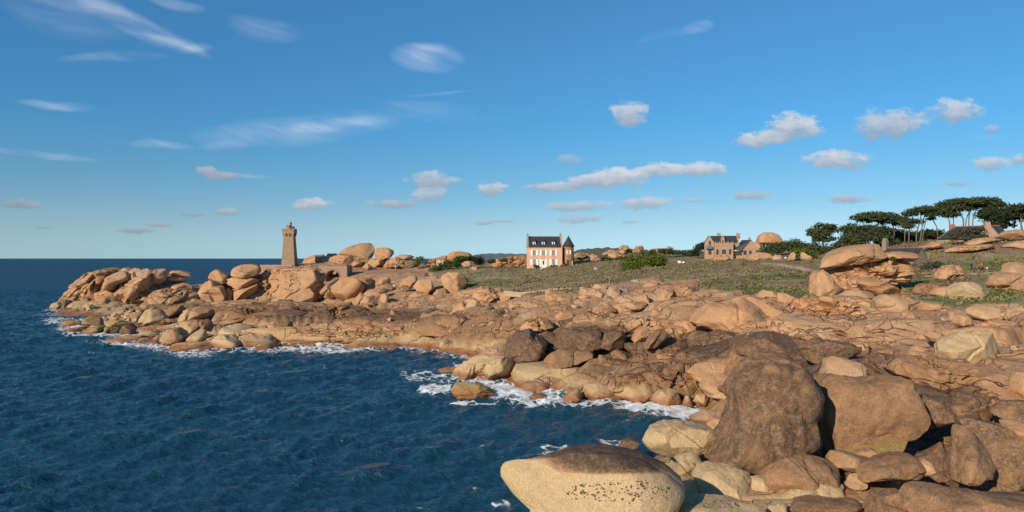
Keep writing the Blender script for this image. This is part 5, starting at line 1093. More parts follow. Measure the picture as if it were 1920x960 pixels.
for cx in (1001.8, 1018.9, 1037.6):
    x = hx_(cx); window(ho, x, hz_(479.2), hz_(468.6), 1.02, 0, cols_=2, rows_=3)
    for s_ in (-1, 1): shutter(ho, x + (s_*.56 if s_ > 0 else -1.14), x + (1.14 if s_ > 0 else -.56), hz_(479.4), hz_(468.4), 0)
    MB().box(x - .6, x + .6, -.12, .05, hz_(480.1), hz_(479.3)).build('sill', M_STONE_PINK, ho)
for cx in (1001.8, 1037.8):
    x = hx_(cx); window(ho, x, hz_(496.8), hz_(486.4), 1.12, 0, cols_=3, rows_=3)
    for s_ in (-1, 1): shutter(ho, x + (.60 if s_ > 0 else -1.28), x + (1.28 if s_ > 0 else -.60), hz_(497.0), hz_(486.0), 0)
    MB().prism([(x - .66, hz_(486.3)), (x + .66, hz_(486.3)), (x + .4, hz_(484.9)), (x, hz_(484.5)), (x - .4, hz_(484.9))], -.04, .05).build('lintel', M_STONE_PINK, ho)
x = hx_(1018.9); dr = MB().box(x - .5, x + .5, -.05, .05, 0, hz_(487)).build('door', M_WHITE, ho)
MB().box(x - .26, x + .26, -.065, -.04, hz_(496.5), hz_(488.6)).build('pane', M_GLASS, dr)
for s_ in (-1, 1): shutter(ho, x + (.56 if s_ > 0 else -1.15), x + (1.15 if s_ > 0 else -.56), .05, hz_(486), 0)
MB().prism([(x - .6, hz_(486.6)), (x + .6, hz_(486.6)), (x + .35, hz_(485.3)), (x, hz_(484.9)), (x - .35, hz_(485.3))], -.04, .05).build('lintel', M_STONE_PINK, ho)
MB().box(x - .9, x + .9, -1.3, 0, -.7, .0).box(x - .7, x + .7, -.9, -.003, .002, .1).build('doorstep', M_WHITE, ho)
# turret
tc = (hx_(1066.9), 2.3); tr_ = 10.1 * k
MB().lathe([(tr_, -.8), (tr_, hz_(481.2)), (tr_ + .1, hz_(481)), (tr_ + .1, hz_(480)), (tr_, hz_(479.8)), (tr_, hz_(461.4))], 28, tc).build('turret', M_TURRET, ho, smooth=False)
MB().lathe([(tr_ + .42, hz_(461.9)), (tr_ + .05, hz_(459.2)), (tr_*.62, hz_(452.3)), (.12, hz_(442.2)), (.02, hz_(440.8))], 28, tc).build('turret_roof', M_SLATE, ho, smooth=True)
yt = tc[1] - tr_
MB().box(wr - .003 + .003, tc[0] - tr_*.5, 3.0, 6.5, -.8, hz_(463)).build('link_wall', M_RENDER, ho)
window(ho, tc[0] - .05, hz_(476.4), hz_(469.2), .7, yt + .06, cols_=2, rows_=2)
for s_ in (-1, 1): shutter(ho, tc[0] - .05 + (.38 if s_ > 0 else -.74), tc[0] - .05 + (.74 if s_ > 0 else -.38), hz_(476.7), hz_(469), yt + .04)
ax = tc[0] - .25; pr = [(ax - .42, .0), (ax + .42, .0)] + [(ax + .42*math.cos(a), hz_(489.3) + .42*math.sin(a)) for a in np.linspace(0, math.pi, 9)]
MB().prism(pr, yt - .02, yt + .3).build('arched_door', M_DARKWOOD, ho)
pr2 = [(ax - .42, .0), (ax - .58, .0)] + [(ax + .58*math.cos(a), hz_(489.3) + .58*math.sin(a)) for a in np.linspace(math.pi, 0, 11)] + [(ax + .58, 0), (ax + .42, 0)] + [(ax + .42*math.cos(a), hz_(489.3) + .42*math.sin(a)) for a in np.linspace(0, math.pi, 11)]
MB().prism(pr2, yt - .08, yt + .25).build('door_surround', M_STONE_PINK, ho)
MB().box(tc[0] + 1.0, tc[0] + 1.2, yt + .35, yt + .5, .6, 2.1).build('window_slit', M_WHITE, ho)

# villa with gables, bay and low wing
d = 268; k = d / F
vl = empty('stone_villa', (X(1353, d), d, Z(483, d)), -math.atan2(1353 - 960, F) + R(4), "pink stone villa with gables, crenellated bay and a low slate wing", 'house')
def vx(px): return (px - 1353) * k
def vz(py): return (483 - py) * k
def gable_block(root, xa, xb, y0, y1, z0, ze_, zr_, mat, nm='gable_wall'):
    xm = (xa + xb) / 2
    return MB().prism([(xa, z0), (xb, z0), (xb, ze_), (xm, zr_), (xa, ze_)], y0, y1).build(nm, mat, root)
def roof_x(root, xa, xb, y0, y1, ze_, zr_, nm='roof', ov=.25):
    return MB().prismx([(y0 - ov, ze_), (y1 + ov, ze_), ((y0 + y1)/2, zr_)], xa, xb).build(nm, M_SLATE, root)
gable_block(vl, vx(1322), vx(1339.5), -.8, 7, -1, vz(455), vz(441.5), M_STONE_VILLA)
mb = MB(); xm = vx(1330.7); hw = (vx(1339.5) - vx(1322)) / 2
for s_ in (-1, 1): mb.add([(xm, -.55, vz(441.2)), (xm + s_*(hw + .2), -.55, vz(455.6)), (xm + s_*(hw + .2), 7, vz(455.6)), (xm, 7, vz(441.2)), (xm, -.55, vz(442)), (xm + s_*(hw + .2), -.55, vz(456.4)), (xm + s_*(hw + .2), 7, vz(456.4)), (xm, 7, vz(442))], [(0,1,2,3),(7,6,5,4),(0,4,5,1),(1,5,6,2),(2,6,7,3)])
mb.build('gable_roof', M_SLATE, vl)
MB().box(vx(1339.5), vx(1382), .6, 7.5, -1, vz(455)).build('wall', M_STONE_VILLA, vl)
roof_x(vl, vx(1334), vx(1381.5), .6, 7.5, vz(455.2), vz(441.6))
mb = MB().prismx([(.2, vz(456)), (7.9, vz(456)), (7.9, vz(454)), (4.6, vz(440)), (3.5, vz(440)), (.2, vz(454))], vx(1381.5), vx(1384.8)).build('right_gable', M_STONE_VILLA, vl)
MB().box(vx(1381.5), vx(1384.8), .25, 7.9, -1, vz(456) - .003).build('right_gable_wall', M_STONE_VILLA, vl)
for cx, y, zt_, w_ in ((1349.5, 4.6, 437.2, .62), (1384.8, 4.0, 437.8, .66)):
    c_ = MB().box(vx(cx) - w_, vx(cx) + w_, y - .5, y + .5, vz(447), vz(zt_)).build('chimney', M_STONE_VILLA, vl)
    MB().box(vx(cx) - w_ - .1, vx(cx) + w_ + .1, y - .6, y + .6, vz(zt_) + .003, vz(zt_ - .9)).build('chimney_cap', M_STONE_PINK, c_)
gable_block(vl, vx(1351.6), vx(1359), .1, 4, vz(456), vz(449), vz(440.2), M_STONE_VILLA, 'dormer')
for q in (1353.9, 1356.6): MB().box(vx(q) - .18, vx(q) + .18, .04, .3, vz(457.5), vz(450.5)).build('dormer_window', M_GLASS, vl)
MB().box(vx(1340), vx(1373.5), -1.6, .6, -1, vz(457)).build('bay', M_STONE_PINK, vl)
MB().box(vx(1339.6), vx(1373.9), -1.75, .6 - .004, vz(461.2), vz(460)).build('bay_cornice', M_STONE_VILLA, vl)
for i in range(9): MB().box(vx(1340.2 + i*3.8), vx(1342.2 + i*3.8), -1.62, -1.2, vz(457) + .003, vz(454.6 if i % 2 else 453.2)).build('merlon', M_STONE_VILLA, vl)
for cx, w_, z0, z1, mt in ((1344.9, .42, 477.5, 468.5, M_DARKWOOD), (1367.6, .40, 477, 468, M_DARKWOOD), (1356.8, .72, 476.3, 468.8, M_GLASS)):
    pr = [(vx(cx) - w_, vz(z0)), (vx(cx) + w_, vz(z0)), (vx(cx) + w_, vz(z1)), (vx(cx), vz(z1 - 1.6)), (vx(cx) - w_, vz(z1))]
    MB().prism(pr, -1.66, -1.4).build('arched_window' if mt is M_GLASS else 'bay_door', mt, vl)
MB().box(vx(1331.5) - .35, vx(1331.5) + .35, -.86, -.6, vz(459.5), vz(452)).build('gable_window', M_GLASS, vl)
bl = MB().box(vx(1324.5), vx(1336), -1.9, -.803, vz(466.6), vz(466.0)).box(vx(1324.5), vx(1336), -1.95, -1.88, vz(466), vz(460.6)).build('balcony', M_AWNING, vl)
MB().box(vx(1328.8), vx(1334.3), -.88, -.6, vz(477), vz(468)).build('french_window', M_GLASS, vl)
MB().box(vx(1380.4) - .15, vx(1380.4) + .35, .54, .7, vz(456), vz(450.5)).build('small_window', M_GLASS, vl)
# low wing
wx0, wx1 = vx(1379), vx(1419.5)
MB().box(wx0, vx(1392), -.6, 4.6, -1, vz(469)).build('wing_wall', M_STONE_VILLA, vl)
gable_block(vl, vx(1391), vx(1419.5), -2.4, 5, -1, vz(468.5), vz(450.8), M_STONE_VILLA, 'wing_gable')
mb = MB(); xa, xm, xb = vx(1374.5), vx(1404.8), vx(1420.5)
mb.add([(xm, -2.3, vz(450)), (vx(1390), -2.3, vz(469.6)), (xa, -1.1, vz(469.6)), (vx(1391), 3.8, vz(450)), (xm, 5, vz(450)), (xb, -2.3, vz(469.4)), (xb, 5, vz(469.4))], [(0, 3, 2, 1), (0, 5, 6, 4), (0, 4, 3)])
mb.build('wing_roof', M_SLATE, vl)
MB().box(vx(1403.2) - .45, vx(1403.2) + .45, -.4, .5, vz(453), vz(445.6)).build('wing_chimney', M_STONE_VILLA, vl)
MB().box(vx(1375.5), vx(1389.5), -1.35, -1.1, vz(470.8), vz(469.3)).build('porch_beam', M_WHITE, vl)
MB().box(vx(1376.5), vx(1389), -.66, -.5, vz(479), vz(471)).build('porch_shade_panel', M_DARKWOOD, vl)  # dark panel on the wall stands in for the shade under the eave
for q, w_ in ((1394, .5), (1403.3, .45), (1414.5, .35)): MB().box(vx(q) - w_, vx(q) + w_, -2.47, -2.2, vz(478), vz(470)).build('wing_window', M_GLASS if q > 1400 else M_DARKWOOD, vl)

# cottage with slate roof half hidden by the tor
d = 163; k = d / F; cz0 = Z(504, d)
ct = empty('slate_cottage', (X(1737, d), d + 2, cz0), R(-60), "small stone cottage with dark slate roof and red ridge behind the stacked tor", 'cottage')
def cz_(py): return (504 - py) * k
Lc, Wc = 8.6, 5.6; ze, zr = cz_(487), cz_(464.5)
MB().prismx([(-Wc/2, -1.5), (Wc/2, -1.5), (Wc/2, ze), (0, zr - .12), (-Wc/2, ze)], 0 - Lc, 0).build('wall', M_STONE_GREY, ct)
mb = MB()
for s_ in (-1, 1):
    mb.add([(-Lc - .1, 0, zr), (.08, 0, zr), (.08, s_*(Wc/2 + .3), ze - .2), (-Lc - .1, s_*(Wc/2 + .3), ze - .2), (-Lc - .1, 0, zr - .16), (.08, 0, zr - .16), (.08, s_*(Wc/2 + .3), ze - .36), (-Lc - .1, s_*(Wc/2 + .3), ze - .36)], [(0,1,2,3),(7,6,5,4),(0,4,5,1),(1,5,6,2),(2,6,7,3),(3,7,4,0)])
r_ = mb.build('roof', M_SLATE, ct); MB().box(-Lc - .1, .1, -.12, .12, zr - .06, zr + .12).build('ridge', M_TILE, r_)
mb = MB().box(-Lc - .55, -Lc + .45, -.55, .55, ze, cz_(450)).frustum((-Lc - .05, 0), .5, .5, cz_(450) + .003, .32, .32, cz_(444.5)); mb.build('chimney', M_STONE_GREY, ct)
MB().box(.0, .25, Wc/2 - .1, Wc/2 + .35, ze - 1.2, cz_(478)).build('kneeler', M_STONE_GREY, ct)

# house on the hill at the right
d = 184; k = d / F; rz0 = Z(452, d)
rh = empty('hill_house', (X(1820, d), d, rz0), -math.atan2(1820 - 960, F), "long low stone house with slate roof and a triangular stone chimney gable", 'house')
k = k * math.sqrt(1 + ((1820-960)/F)**2)**-1 * 1.12
def rx(px): return (px - 1820) * k
def rz(py): return (452 - py) * k * 1.05
xa, xb = rx(1762), rx(1884); y0, y1 = .5, 8.5
MB().box(xa + .6, xb - .8, y0 + .4, y1 - .4, -1.5, rz(446)).build('wall', M_STONE_PINK, rh)
vs = [(xa, y0 - .3, rz(447.5)), (xb, y0 - .3, rz(442.5)), (xb, y1, rz(442.5)), (xa, y1, rz(447.5)), (rx(1791), 4.5, rz(423.4)), (rx(1869), 4.5, rz(422.6))]
r_ = MB().add(vs, [(0, 1, 5, 4), (1, 2, 5), (2, 3, 4, 5), (3, 0, 4), (0, 3, 2, 1)]).build('roof', M_SLATE, rh)
MB().tube([(rx(1791), 4.5, rz(423.2)), (rx(1869), 4.5, rz(422.4))], [.14, .14], 6).build('ridge', M_TILE, r_)
MB().tube([(rx(1791), 4.4, rz(423.4)), (xa + .1, y0 - .28, rz(447.3))], [.12, .12], 5).build('hip', M_STONE_GREY, r_)
gy = -.6
MB().prism([(rx(1834), -1.2), (rx(1868), -1.2), (rx(1868), rz(443)), (rx(1852.6), rz(423.5)), (rx(1844.2), rz(423.5)), (rx(1834), rz(443))], gy, gy + 1.6).build('chimney_gable', M_STONE_PINK, rh)
c_ = MB().box(rx(1844), rx(1853), gy + .1, gy + 1.3, rz(423.5) + .003, rz(417)).build('gable_chimney', M_STONE_PINK, rh)
MB().box(rx(1845.6), rx(1847), gy + .5, gy + .8, rz(417) + .003, rz(414.4)).box(rx(1849.6), rx(1851), gy + .5, gy + .8, rz(417) + .003, rz(414.8)).build('chimney_pot', M_TILE, c_)
MB().box(rx(1784), rx(1793), 4.0, 5.2, rz(428), rz(418.5)).build('chimney', M_TILE, rh)
dm = MB().box(rx(1787), rx(1794.2), 1.4, 3.2, rz(442), rz(435.2)).build('dormer', M_WHITE, rh)
MB().box(rx(1789), rx(1792.6), 1.37, 1.5, rz(440.6), rz(436.6)).build('pane', M_GLASS, dm)
MB().box(rx(1762), rx(1776), y0 - 1.4, y0 + 1.4, -1.6, rz(450)).build('outhouse', M_STONE_GREY, rh)

# little hut with a white shutter among the rocks
d = 247; k = d / F
hu = empty('stone_hut', (X(824, d), d, Z(499, d)), 0, "small orange stone hut with a white shuttered window beside the shrubs", 'hut')
MB().box(-6*k, 9*k, 0, 4, -.5, 12.5*k).build('wall', M_RENDER, hu)
MB().prismx([(-.2, 12.4*k), (4.2, 12.4*k), (2, 16.5*k)], -6.5*k, 9.5*k).build('roof', M_STONE_PINK, hu)
w_ = MB().box(-.8*k, 6*k, -.08, .06, 1.5*k, 9.5*k).build('window', M_WHITE, hu)
MB().box(1*k, 2.4*k, -.1, -.06, 3*k, 8*k).build('pane', M_GLASS, w_)

# ------------------------------------------------------------------ plants
def leaves(cent, rad, num, size, seed, flat=.0, up=.5):
    "small leaf sprays spread through ellipsoids: each spray a bent pair of faces"
    r = np.random.default_rng(seed); cent = np.asarray(cent, float); rad = np.asarray(rad, float)
    vol = rad.prod(1) ** .67; pk = r.choice(len(cent), num, p=vol / vol.sum())
    dr = r.normal(size=(num, 3)); dr /= np.linalg.norm(dr, axis=1)[:, None]
    rr2 = r.uniform(.35, 1.28, num) ** .8
    c = cent[pk] + dr * rad[pk] * rr2[:, None]
    nrm = dr * .8 + r.normal(size=(num, 3)) * .7 + np.array([0, 0, up]); nrm /= np.linalg.norm(nrm, axis=1)[:, None]
    a = np.cross(nrm, r.normal(size=(num, 3))); a /= np.linalg.norm(a, axis=1)[:, None]; b_ = np.cross(nrm, a)
    s = size * r.uniform(.6, 1.4, num)[:, None]
    v = np.stack([c - a*s, c + b_*s*.55, c + a*s + nrm*s*.25, c - b_*s*.55], 1).reshape(-1, 3)
    return v, np.arange(num * 4).reshape(-1, 4)
def crown_obj(name, V, Fc, mat, parent=None, origin=(0, 0, 0)):
    return link(bpy.data.objects.new(name, mesh_np(name, V - np.array(origin), Fc, mat, False)), parent)
def clumps(n, cx, cy, cz_c, rx_, ry_, rz__, seed, crad, flatten=.6, top=True):
    r = np.random.default_rng(seed); C, Rd = [], []
    for i in range(n):
        v = r.normal(size=3); v /= np.linalg.norm(v)
        if top and v[2] < -.25: v[2] = abs(v[2]) * .4
        q = r.uniform(.62, 1.0); s = crad * r.uniform(.65, 1.35)
        C.append((cx + v[0]*rx_*q, cy + v[1]*ry_*q, cz_c + v[2]*rz__*q)); Rd.append((s, s, s * flatten))
    return np.array(C), np.array(Rd)
tree_n = 0
def tree(name, label, d, base, crowns, mat, group=None, leaf=.26, dens=60, trunks=(), pad=1.5, flat=.42, ncl=26, inner=None):
    "base: (column,row) of the foot; crowns: (cx,cy,half w,half h) in picture units; trunks: polylines (column,row) from foot to crown with radius"
    global tree_n; tree_n += 1
    k = d / F; bx, bz = X(base[0], d), min(Z(base[1], d), ground_z(min(max(base[0], 50), 2200), d)) if trunks else Z(base[1], d)
    root = empty(name, (bx, d, bz), 0, label, 'tree' if 'tree' in name or 'cypress' in name or 'pine' in name else 'shrub', group)
    allv, allf, no = [], [], 0; cl = []
    for j, (cx, cy, hw, hh_) in enumerate(crowns):
        C, Rd = clumps(max(5, int(ncl * hw * hh_ / 600) + 4), X(cx, d) - bx, (random.uniform(-.3, .3)) * hw * k, Z(cy, d) - bz, hw*k*.88, hw*k*.75, hh_*k*.8, tree_n*31 + j, pad, flat)
        V, Fc = leaves(C, Rd, int(dens * len(C)), leaf, tree_n*17 + j); allv.append(V); allf.append(Fc + no); no += len(V); cl.append(C)
    crown_obj('crown', np.concatenate(allv), np.concatenate(allf), mat, root)
    cl = np.concatenate(cl); mb = MB(); r = np.random.default_rng(tree_n)
    for pts, rad in trunks:
        q = [(X(a, d) - bx, r.uniform(-.3, .3), Z(b_, d) - bz) for a, b_ in pts]; q[0] = (q[0][0], 0, min(q[0][2], -.2) if len(q) > 2 else q[0][2])
        mb.tube(q, np.linspace(rad, rad*.55, len(q)), 6); tip = np.array(q[-1])
        near = cl[np.argsort(np.linalg.norm((cl - tip) * np.array([1, .6, 1]), axis=1))[:7]]
        for c_ in near:
            md = tip * .45 + c_ * .55 + np.array([0, 0, -.25 * abs(c_[0] - tip[0]) * .5]); mb.tube([tip, md, c_], [rad*.42, rad*.28, rad*.1], 4)
    if trunks: mb.build('trunk', M_BARK, root, smooth=True)
    return root
HG = "wind-shaped pines and cypresses on the right hill"
tree('cypress_tree', "layered dark cypress standing alone at the left end of the tree line", 232, (1543, 462), [(1538,440,22,14),(1545,425,20,7),(1528,434,15,6),(1555,432,12,8),(1545,450,24,10)], M_PINE, HG, .34, 60, [([(1545,464),(1543,450),(1541,436)], .28)], 1.5, .4, 34)
tree('cypress_tree', "broad dense tree with bare grey branches behind the tor's cap slab", 212, (1640, 476), [(1615,450,48,27),(1600,432,28,14),(1640,436,32,16),(1660,455,22,22),(1590,462,24,20),(1630,470,40,14)], M_PINE, HG, .34, 60, [([(1640,480),(1632,460),(1622,442)], .3),([(1656,478),(1664,456),(1670,440)], .25),([(1600,478),(1606,460),(1612,445)], .2)], 1.6, .5, 34)
tree('umbrella_pine', "wide flat topped pine rising over the broad dense tree", 222, (1662, 470), [(1648,410,48,7),(1640,405,36,5),(1670,414,26,8),(1616,408,18,5),(1688,418,12,10)], M_PINE, HG, .33, 75, [([(1664,470),(1660,445),(1655,425)], .3),([(1672,468),(1676,440),(1674,424)], .25)], 1.6, .5, 90)
tree('umbrella_pine', "tall open pine with several pale straight trunks", 206, (1712, 464), [(1722,396,27,7),(1735,392,22,5),(1706,402,14,6),(1745,402,13,7),(1714,416,20,5),(1700,424,12,4)], M_PINE, HG, .27, 50, [([(1697,464),(1696.5,440),(1697,420)], .16),([(1704,464),(1704.5,440),(1706,415),(1712,408)], .2),([(1718,462),(1719,440),(1725,415),(1728,404)], .2),([(1724,462),(1728,430),(1733,408)], .2),([(1727,460),(1732,430),(1738,408)], .16)], 1.3, .5, 80)
tree('umbrella_pine', "thin leaning pine trunk between the open pine and the great umbrella pine", 208, (1759, 441), [(1744,400,12,6),(1748,411,6,3)], M_PINE, HG, .26, 40, [([(1759,444),(1757,425),(1749,412),(1744,404)], .17)], .9, .4, 20)
tree('umbrella_pine', "great umbrella pine spreading over the hill house", 214, (1806, 424), [(1815,384,52,8),(1830,379,42,6),(1790,391,26,7),(1772,396,17,6),(1850,386,28,9),(1805,381,34,6),(1783,402,14,4)], M_PINE, HG, .32, 60, [([(1781,430),(1780,415),(1774,402)], .2),([(1787,428),(1789,412),(1786,402)], .16),([(1806,426),(1806,412),(1800,398)], .26),([(1807,425),(1811,410),(1818,397)], .2),([(1816,424),(1818,405),(1821,394)], .2),([(1821,424),(1824,405),(1830,394)], .2)], 1.6, .5, 95)
tree('cypress_tree', "dense dark cypress just right of the great umbrella pine", 204, (1872, 437), [(1872,410,25,26),(1855,398,16,12),(1880,425,24,14),(1846,404,12,12)], M_PINE2, HG, .33, 60, [([(1848,440),(1847,420),(1850,404)], .25),([(1872,440),(1870,420),(1868,404)], .3)], 1.5, .5, 30)
tree('cypress_tree', "dark cypress cut by the right edge of the view", 196, (1918, 436), [(1920,406,27,25),(1912,392,18,10),(1935,392,25,16)], M_PINE2, HG, .33, 60, [([(1918,438),(1916,420),(1914,402)], .3)], 1.5, .48, 32)
tree('cypress_tree', "dark wood behind the pale pine trunks", 236, (1735, 462), [(1735,444,42,20),(1700,450,34,18),(1680,446,26,20),(1770,446,22,13),(1725,456,52,10)], M_PINE2, HG, .4, 60, [([(1735,465),(1735,450),(1732,440)], .3)], 1.8, .5, 22)
tree('shrub_thicket', "grey-green wind-combed bush in front of the hill house's roof", 176, (1812, 457), [(1812,440,26,13),(1828,432,16,9),(1798,449,18,8),(1836,444,12,9)], M_GREY, None, .26, 60, [([(1812,460),(1814,448),(1820,438)], .14)], 1.1, .45, 30)
tree('shrub_thicket', "dark green thicket at the foot of the lone layered cypress", 228, (1545, 492), [(1545,474,32,18),(1520,470,22,16),(1575,478,28,16),(1600,484,18,12)], M_PINE, None, .38, 58, (), 1.7, .6, 26)
tree('shrub_thicket', "long dark thicket right of the villa's low wing", 262, (1465, 480), [(1465,465,36,13),(1490,462,28,14),(1445,470,18,9),(1510,468,18,12)], M_PINE, None, .4, 58, (), 1.8, .6, 28)
tree('gorse_shrub', "bright yellow-green shrub behind the two upright stones", 216, (1512, 486), [(1500,473,17,8),(1525,480,16,6),(1489,477,8,6)], M_GORSE, None, .3, 60, (), 1.1, .7, 34)
tree('small_tree', "small dark tree at the left corner of the villa", 272, (1312, 481), [(1312,468,11,11),(1317,461,7,7),(1303,474,8,5)], M_PINE2, None, .32, 55, [([(1314,484),(1313,475),(1313,468)], .22)], 1.2, .5, 40)
tree('scrub_bush', "low olive scrub on the skyline left of the villa", 285, (1255, 480), [(1240,472,26,6),(1275,474,26,5),(1215,476,18,5),(1300,477,16,5)], M_PINE, None, .4, 50, (), 1.5, .5, 40)
tree('scrub_bush', "dark round bush below the castle-like rock", 300, (1180, 478), [(1179,472,5,4)], M_PINE2, None, .3, 60, (), .8, .8, 60)
tree('gorse_shrub', "big bright gorse bush in the middle of the heath", 196, (1198, 514), [(1205,492,38,15),(1225,487,24,12),(1185,500,22,13),(1240,496,14,9),(1195,506,30,8)], M_GORSE, None, .27, 62, (), 1.3, .75, 34)
tree('green_shrub', "dark green shrub running down left of the big gorse bush", 182, (1165, 530), [(1172,516,20,13),(1157,525,14,8),(1185,510,14,10)], M_BUSH, None, .25, 62, (), 1.1, .7, 40)
tree('green_hedge', "rounded green hedge right of the pink house, nearer half", 252, (1125, 497), [(1128,490,16,6),(1140,488,11,6),(1110,492,12,4)], M_BUSH, None, .26, 62, (), 1.1, .7, 50)
tree('green_hedge', "rounded green hedge right of the pink house, farther half", 256, (1172, 494), [(1172,488,15,6),(1158,490,12,5),(1182,488,8,5)], M_BUSH, None, .26, 62, (), 1.1, .7, 50)
tree('green_shrub', "dense dark shrub left of the pale pink rock near the hut", 236, (845, 508), [(848,497,24,9),(833,502,16,6),(862,488,18,8),(820,506,9,4)], M_BUSH, None, .26, 62, (), 1.2, .7, 44)
tree('green_shrub', "dark shrub right of the pale pink rock near the hut", 238, (897, 496), [(890,488,16,8),(903,493,9,5)], M_PINE2, None, .26, 62, (), 1.1, .7, 50)
tree('green_shrub', "upright leaning shrub between the streaked outcrop and the hut", 252, (783, 500), [(787,487,6,8),(781,494,6,6)], M_GORSE, None, .26, 60, (), .9, .8, 60)
tree('green_shrub', "small olive shrub on the rocks left of the pink house", 240, (928, 494), [(921,490,9,4),(944,489,8,3)], M_BUSH, None, .22, 60, (), .8, .7, 60)
tree('green_shrub', "grey-green shrub at the foot of the cottage gable", 150, (1750, 504), [(1752,498,12,7),(1741,503,10,5)], M_GREY, None, .2, 60, (), .8, .7, 40)
tree('clipped_hedge', "low clipped hedge left of the pink house's front door", 230.4, (1003, 502), [(1003.5,500,8.5,2.2)], M_BUSH, None, .14, 160, (), .4, .8, 60)
tree('clipped_hedge', "low clipped hedge right of the pink house's front door", 230.4, (1041, 502), [(1036,500,7,2.2),(1048,500,8,2.2)], M_BUSH, None, .14, 160, (), .4, .8, 60)
tree('green_shrub', "pale flowering shrub between the front door hedge and the turret", 230.2, (1059, 502), [(1059,497.5,3.5,4.5)], M_GREY, None, .16, 150, (), .5, .9, 60)
tree('green_shrub', "tiny tuft growing in the crack of the big stacked tor", 117, (1672, 488), [(1673,486,3.5,3)], M_BUSH, None, .12, 120, (), .3, .9, 60)
# heath: tufts nobody could count
tr = np.random.default_rng(21); npool = 60000
tpx = tr.uniform(770, 1990, npool); tl = np.exp(tr.uniform(math.log(95), math.log(265), npool)); tx, ty = X(tpx, tl), tl
tv = veg_at(tpx, tl, tx, ty); ok = tv > .6
tpx, tl, tx, ty = tpx[ok][:11000], tl[ok][:11000], tx[ok][:11000], ty[ok][:11000]
ti = np.clip(np.searchsorted(rows, tl), 0, nr-1) * nc + np.clip(np.round((tpx-40)/2.7).astype(int), 0, nc-1)
ok = (ppath[ti] < .3) & (gveg[ti] > .5); tx, ty, ti = tx[ok], ty[ok], ti[ok]
tz = gz[ti]; dn = fbm(np.stack([tx*.13, ty*.13, 0*tx], 1), 3); ok = tr.uniform(size=len(tx)) < sstep(dn, -.5, .3); tx, ty, tz, ti, dn = tx[ok], ty[ok], tz[ok], ti[ok], dn[ok]
isg = (green[ti] > .35) | (tr.uniform(size=len(tx)) < .2)
for nm, sel, mat in (('heather', ~isg, M_HEATH), ('grass', isg, M_GRASS)):
    C = np.stack([tx[sel], ty[sel], tz[sel] + .12], 1); n_ = len(C); per = 5
    rs = .55 + .35 * np.clip(dn[sel] + .3, 0, 1); V, Fc = leaves(C, np.stack([rs, rs, rs*.55], 1), n_ * per, .24, 5, up=.8)
    tag(crown_obj(nm, V, Fc, mat), kind='stuff')

# ------------------------------------------------------------------ posts, pale stones, people
for px, py, d, h_ in ((945, 549, 150, 1.3), (993, 549, 148, 1.0), (1142.5, 545, 137, 1.5), (1509, 510, 205, 1.0)):
    lab = {945: "thin fence post at the left end of the pale heath track", 993: "short fence post in the middle of the pale heath track", 1142.5: "thin wooden post beside the rounded boulder at the heath edge", 1509: "short pale post along the sandy path by the tor"}[px]
    z = max(ground_z(px, d), Z(py, d)); o = MB().tube([(0, 0, -.4), (.02, 0, h_*.6), (0, .02, h_)], [.09, .085, .08], 6).add([(0, 0, h_ + .06)], []).build('wooden_post', M_POST, None, loc=(X(px, d), d, z)); tag(o, lab, 'post', "posts along the heath paths")
kb = MB(); pk = [(948, 548.5), (975, 551), (1000, 552.5), (1030, 554.5), (1074, 556.5)]
kb_o = empty('stone_kerb', (X(948, 147), 147, 0), 0, "pale low stone kerb edging the heath left of the middle slope", 'kerb')
M_KERB = simple('pale_kerb_stone', (.52, .40, .27), (.44, .33, .22), 2)
for i in range(26):
    t = i / 26; px = 948 + (1074 - 948) * t; py = np.interp(px, [p[0] for p in pk], [p[1] for p in pk]); dd_ = 147 - 8 * t
    x = X(px, dd_); z = max(Z(py, dd_), ground_z(px, dd_) - .1)
    MB().box(-.27, .27, -.3, .3, -.7, .30 + .08*random.random()).build('kerb_stone', M_KERB, kb_o, bevel=.06, loc=(x - X(948, 147), dd_ - 147, z))
for px, py, d, s in ((1274, 498, 225, .42), (1281.5, 498.5, 225, .36), (1016, 511, 210, .4), (1118, 511, 190, .5)):
    V, fc = rock_shape(np.array([(math.cos(a), .75*math.sin(a)) for a in np.linspace(0, 6.28, 9)[:-1]]), .8, 3, int(px), .7, 4, 0); V[:, 2] -= V[:, 2].min()
    o = link(bpy.data.objects.new('pale_stone', mesh_np('pale_stone', V * s * 1.3, fc, M_KERB if px < 1200 else M_WHITE)), None, (X(px, d), d, max(Z(py, d) - .2, ground_z(px, d) - .1)))
    tag(o, {1274: "left one of two small white stones on the heath right of the gorse", 1281.5: "right one of two small white stones on the heath right of the gorse", 1016: "pale stone lying on the heath before the pink house", 1118: "pinkish pale stone on the purple heather"}[px], 'stone')
SKIN = simple('skin', (.42, .26, .19), (.38, .23, .17), 5, .6); PM = {}
def cloth(c):
    if c not in PM: PM[c] = simple('cloth', c, tuple(v * .85 for v in c), 9, .9)
    return PM[c]
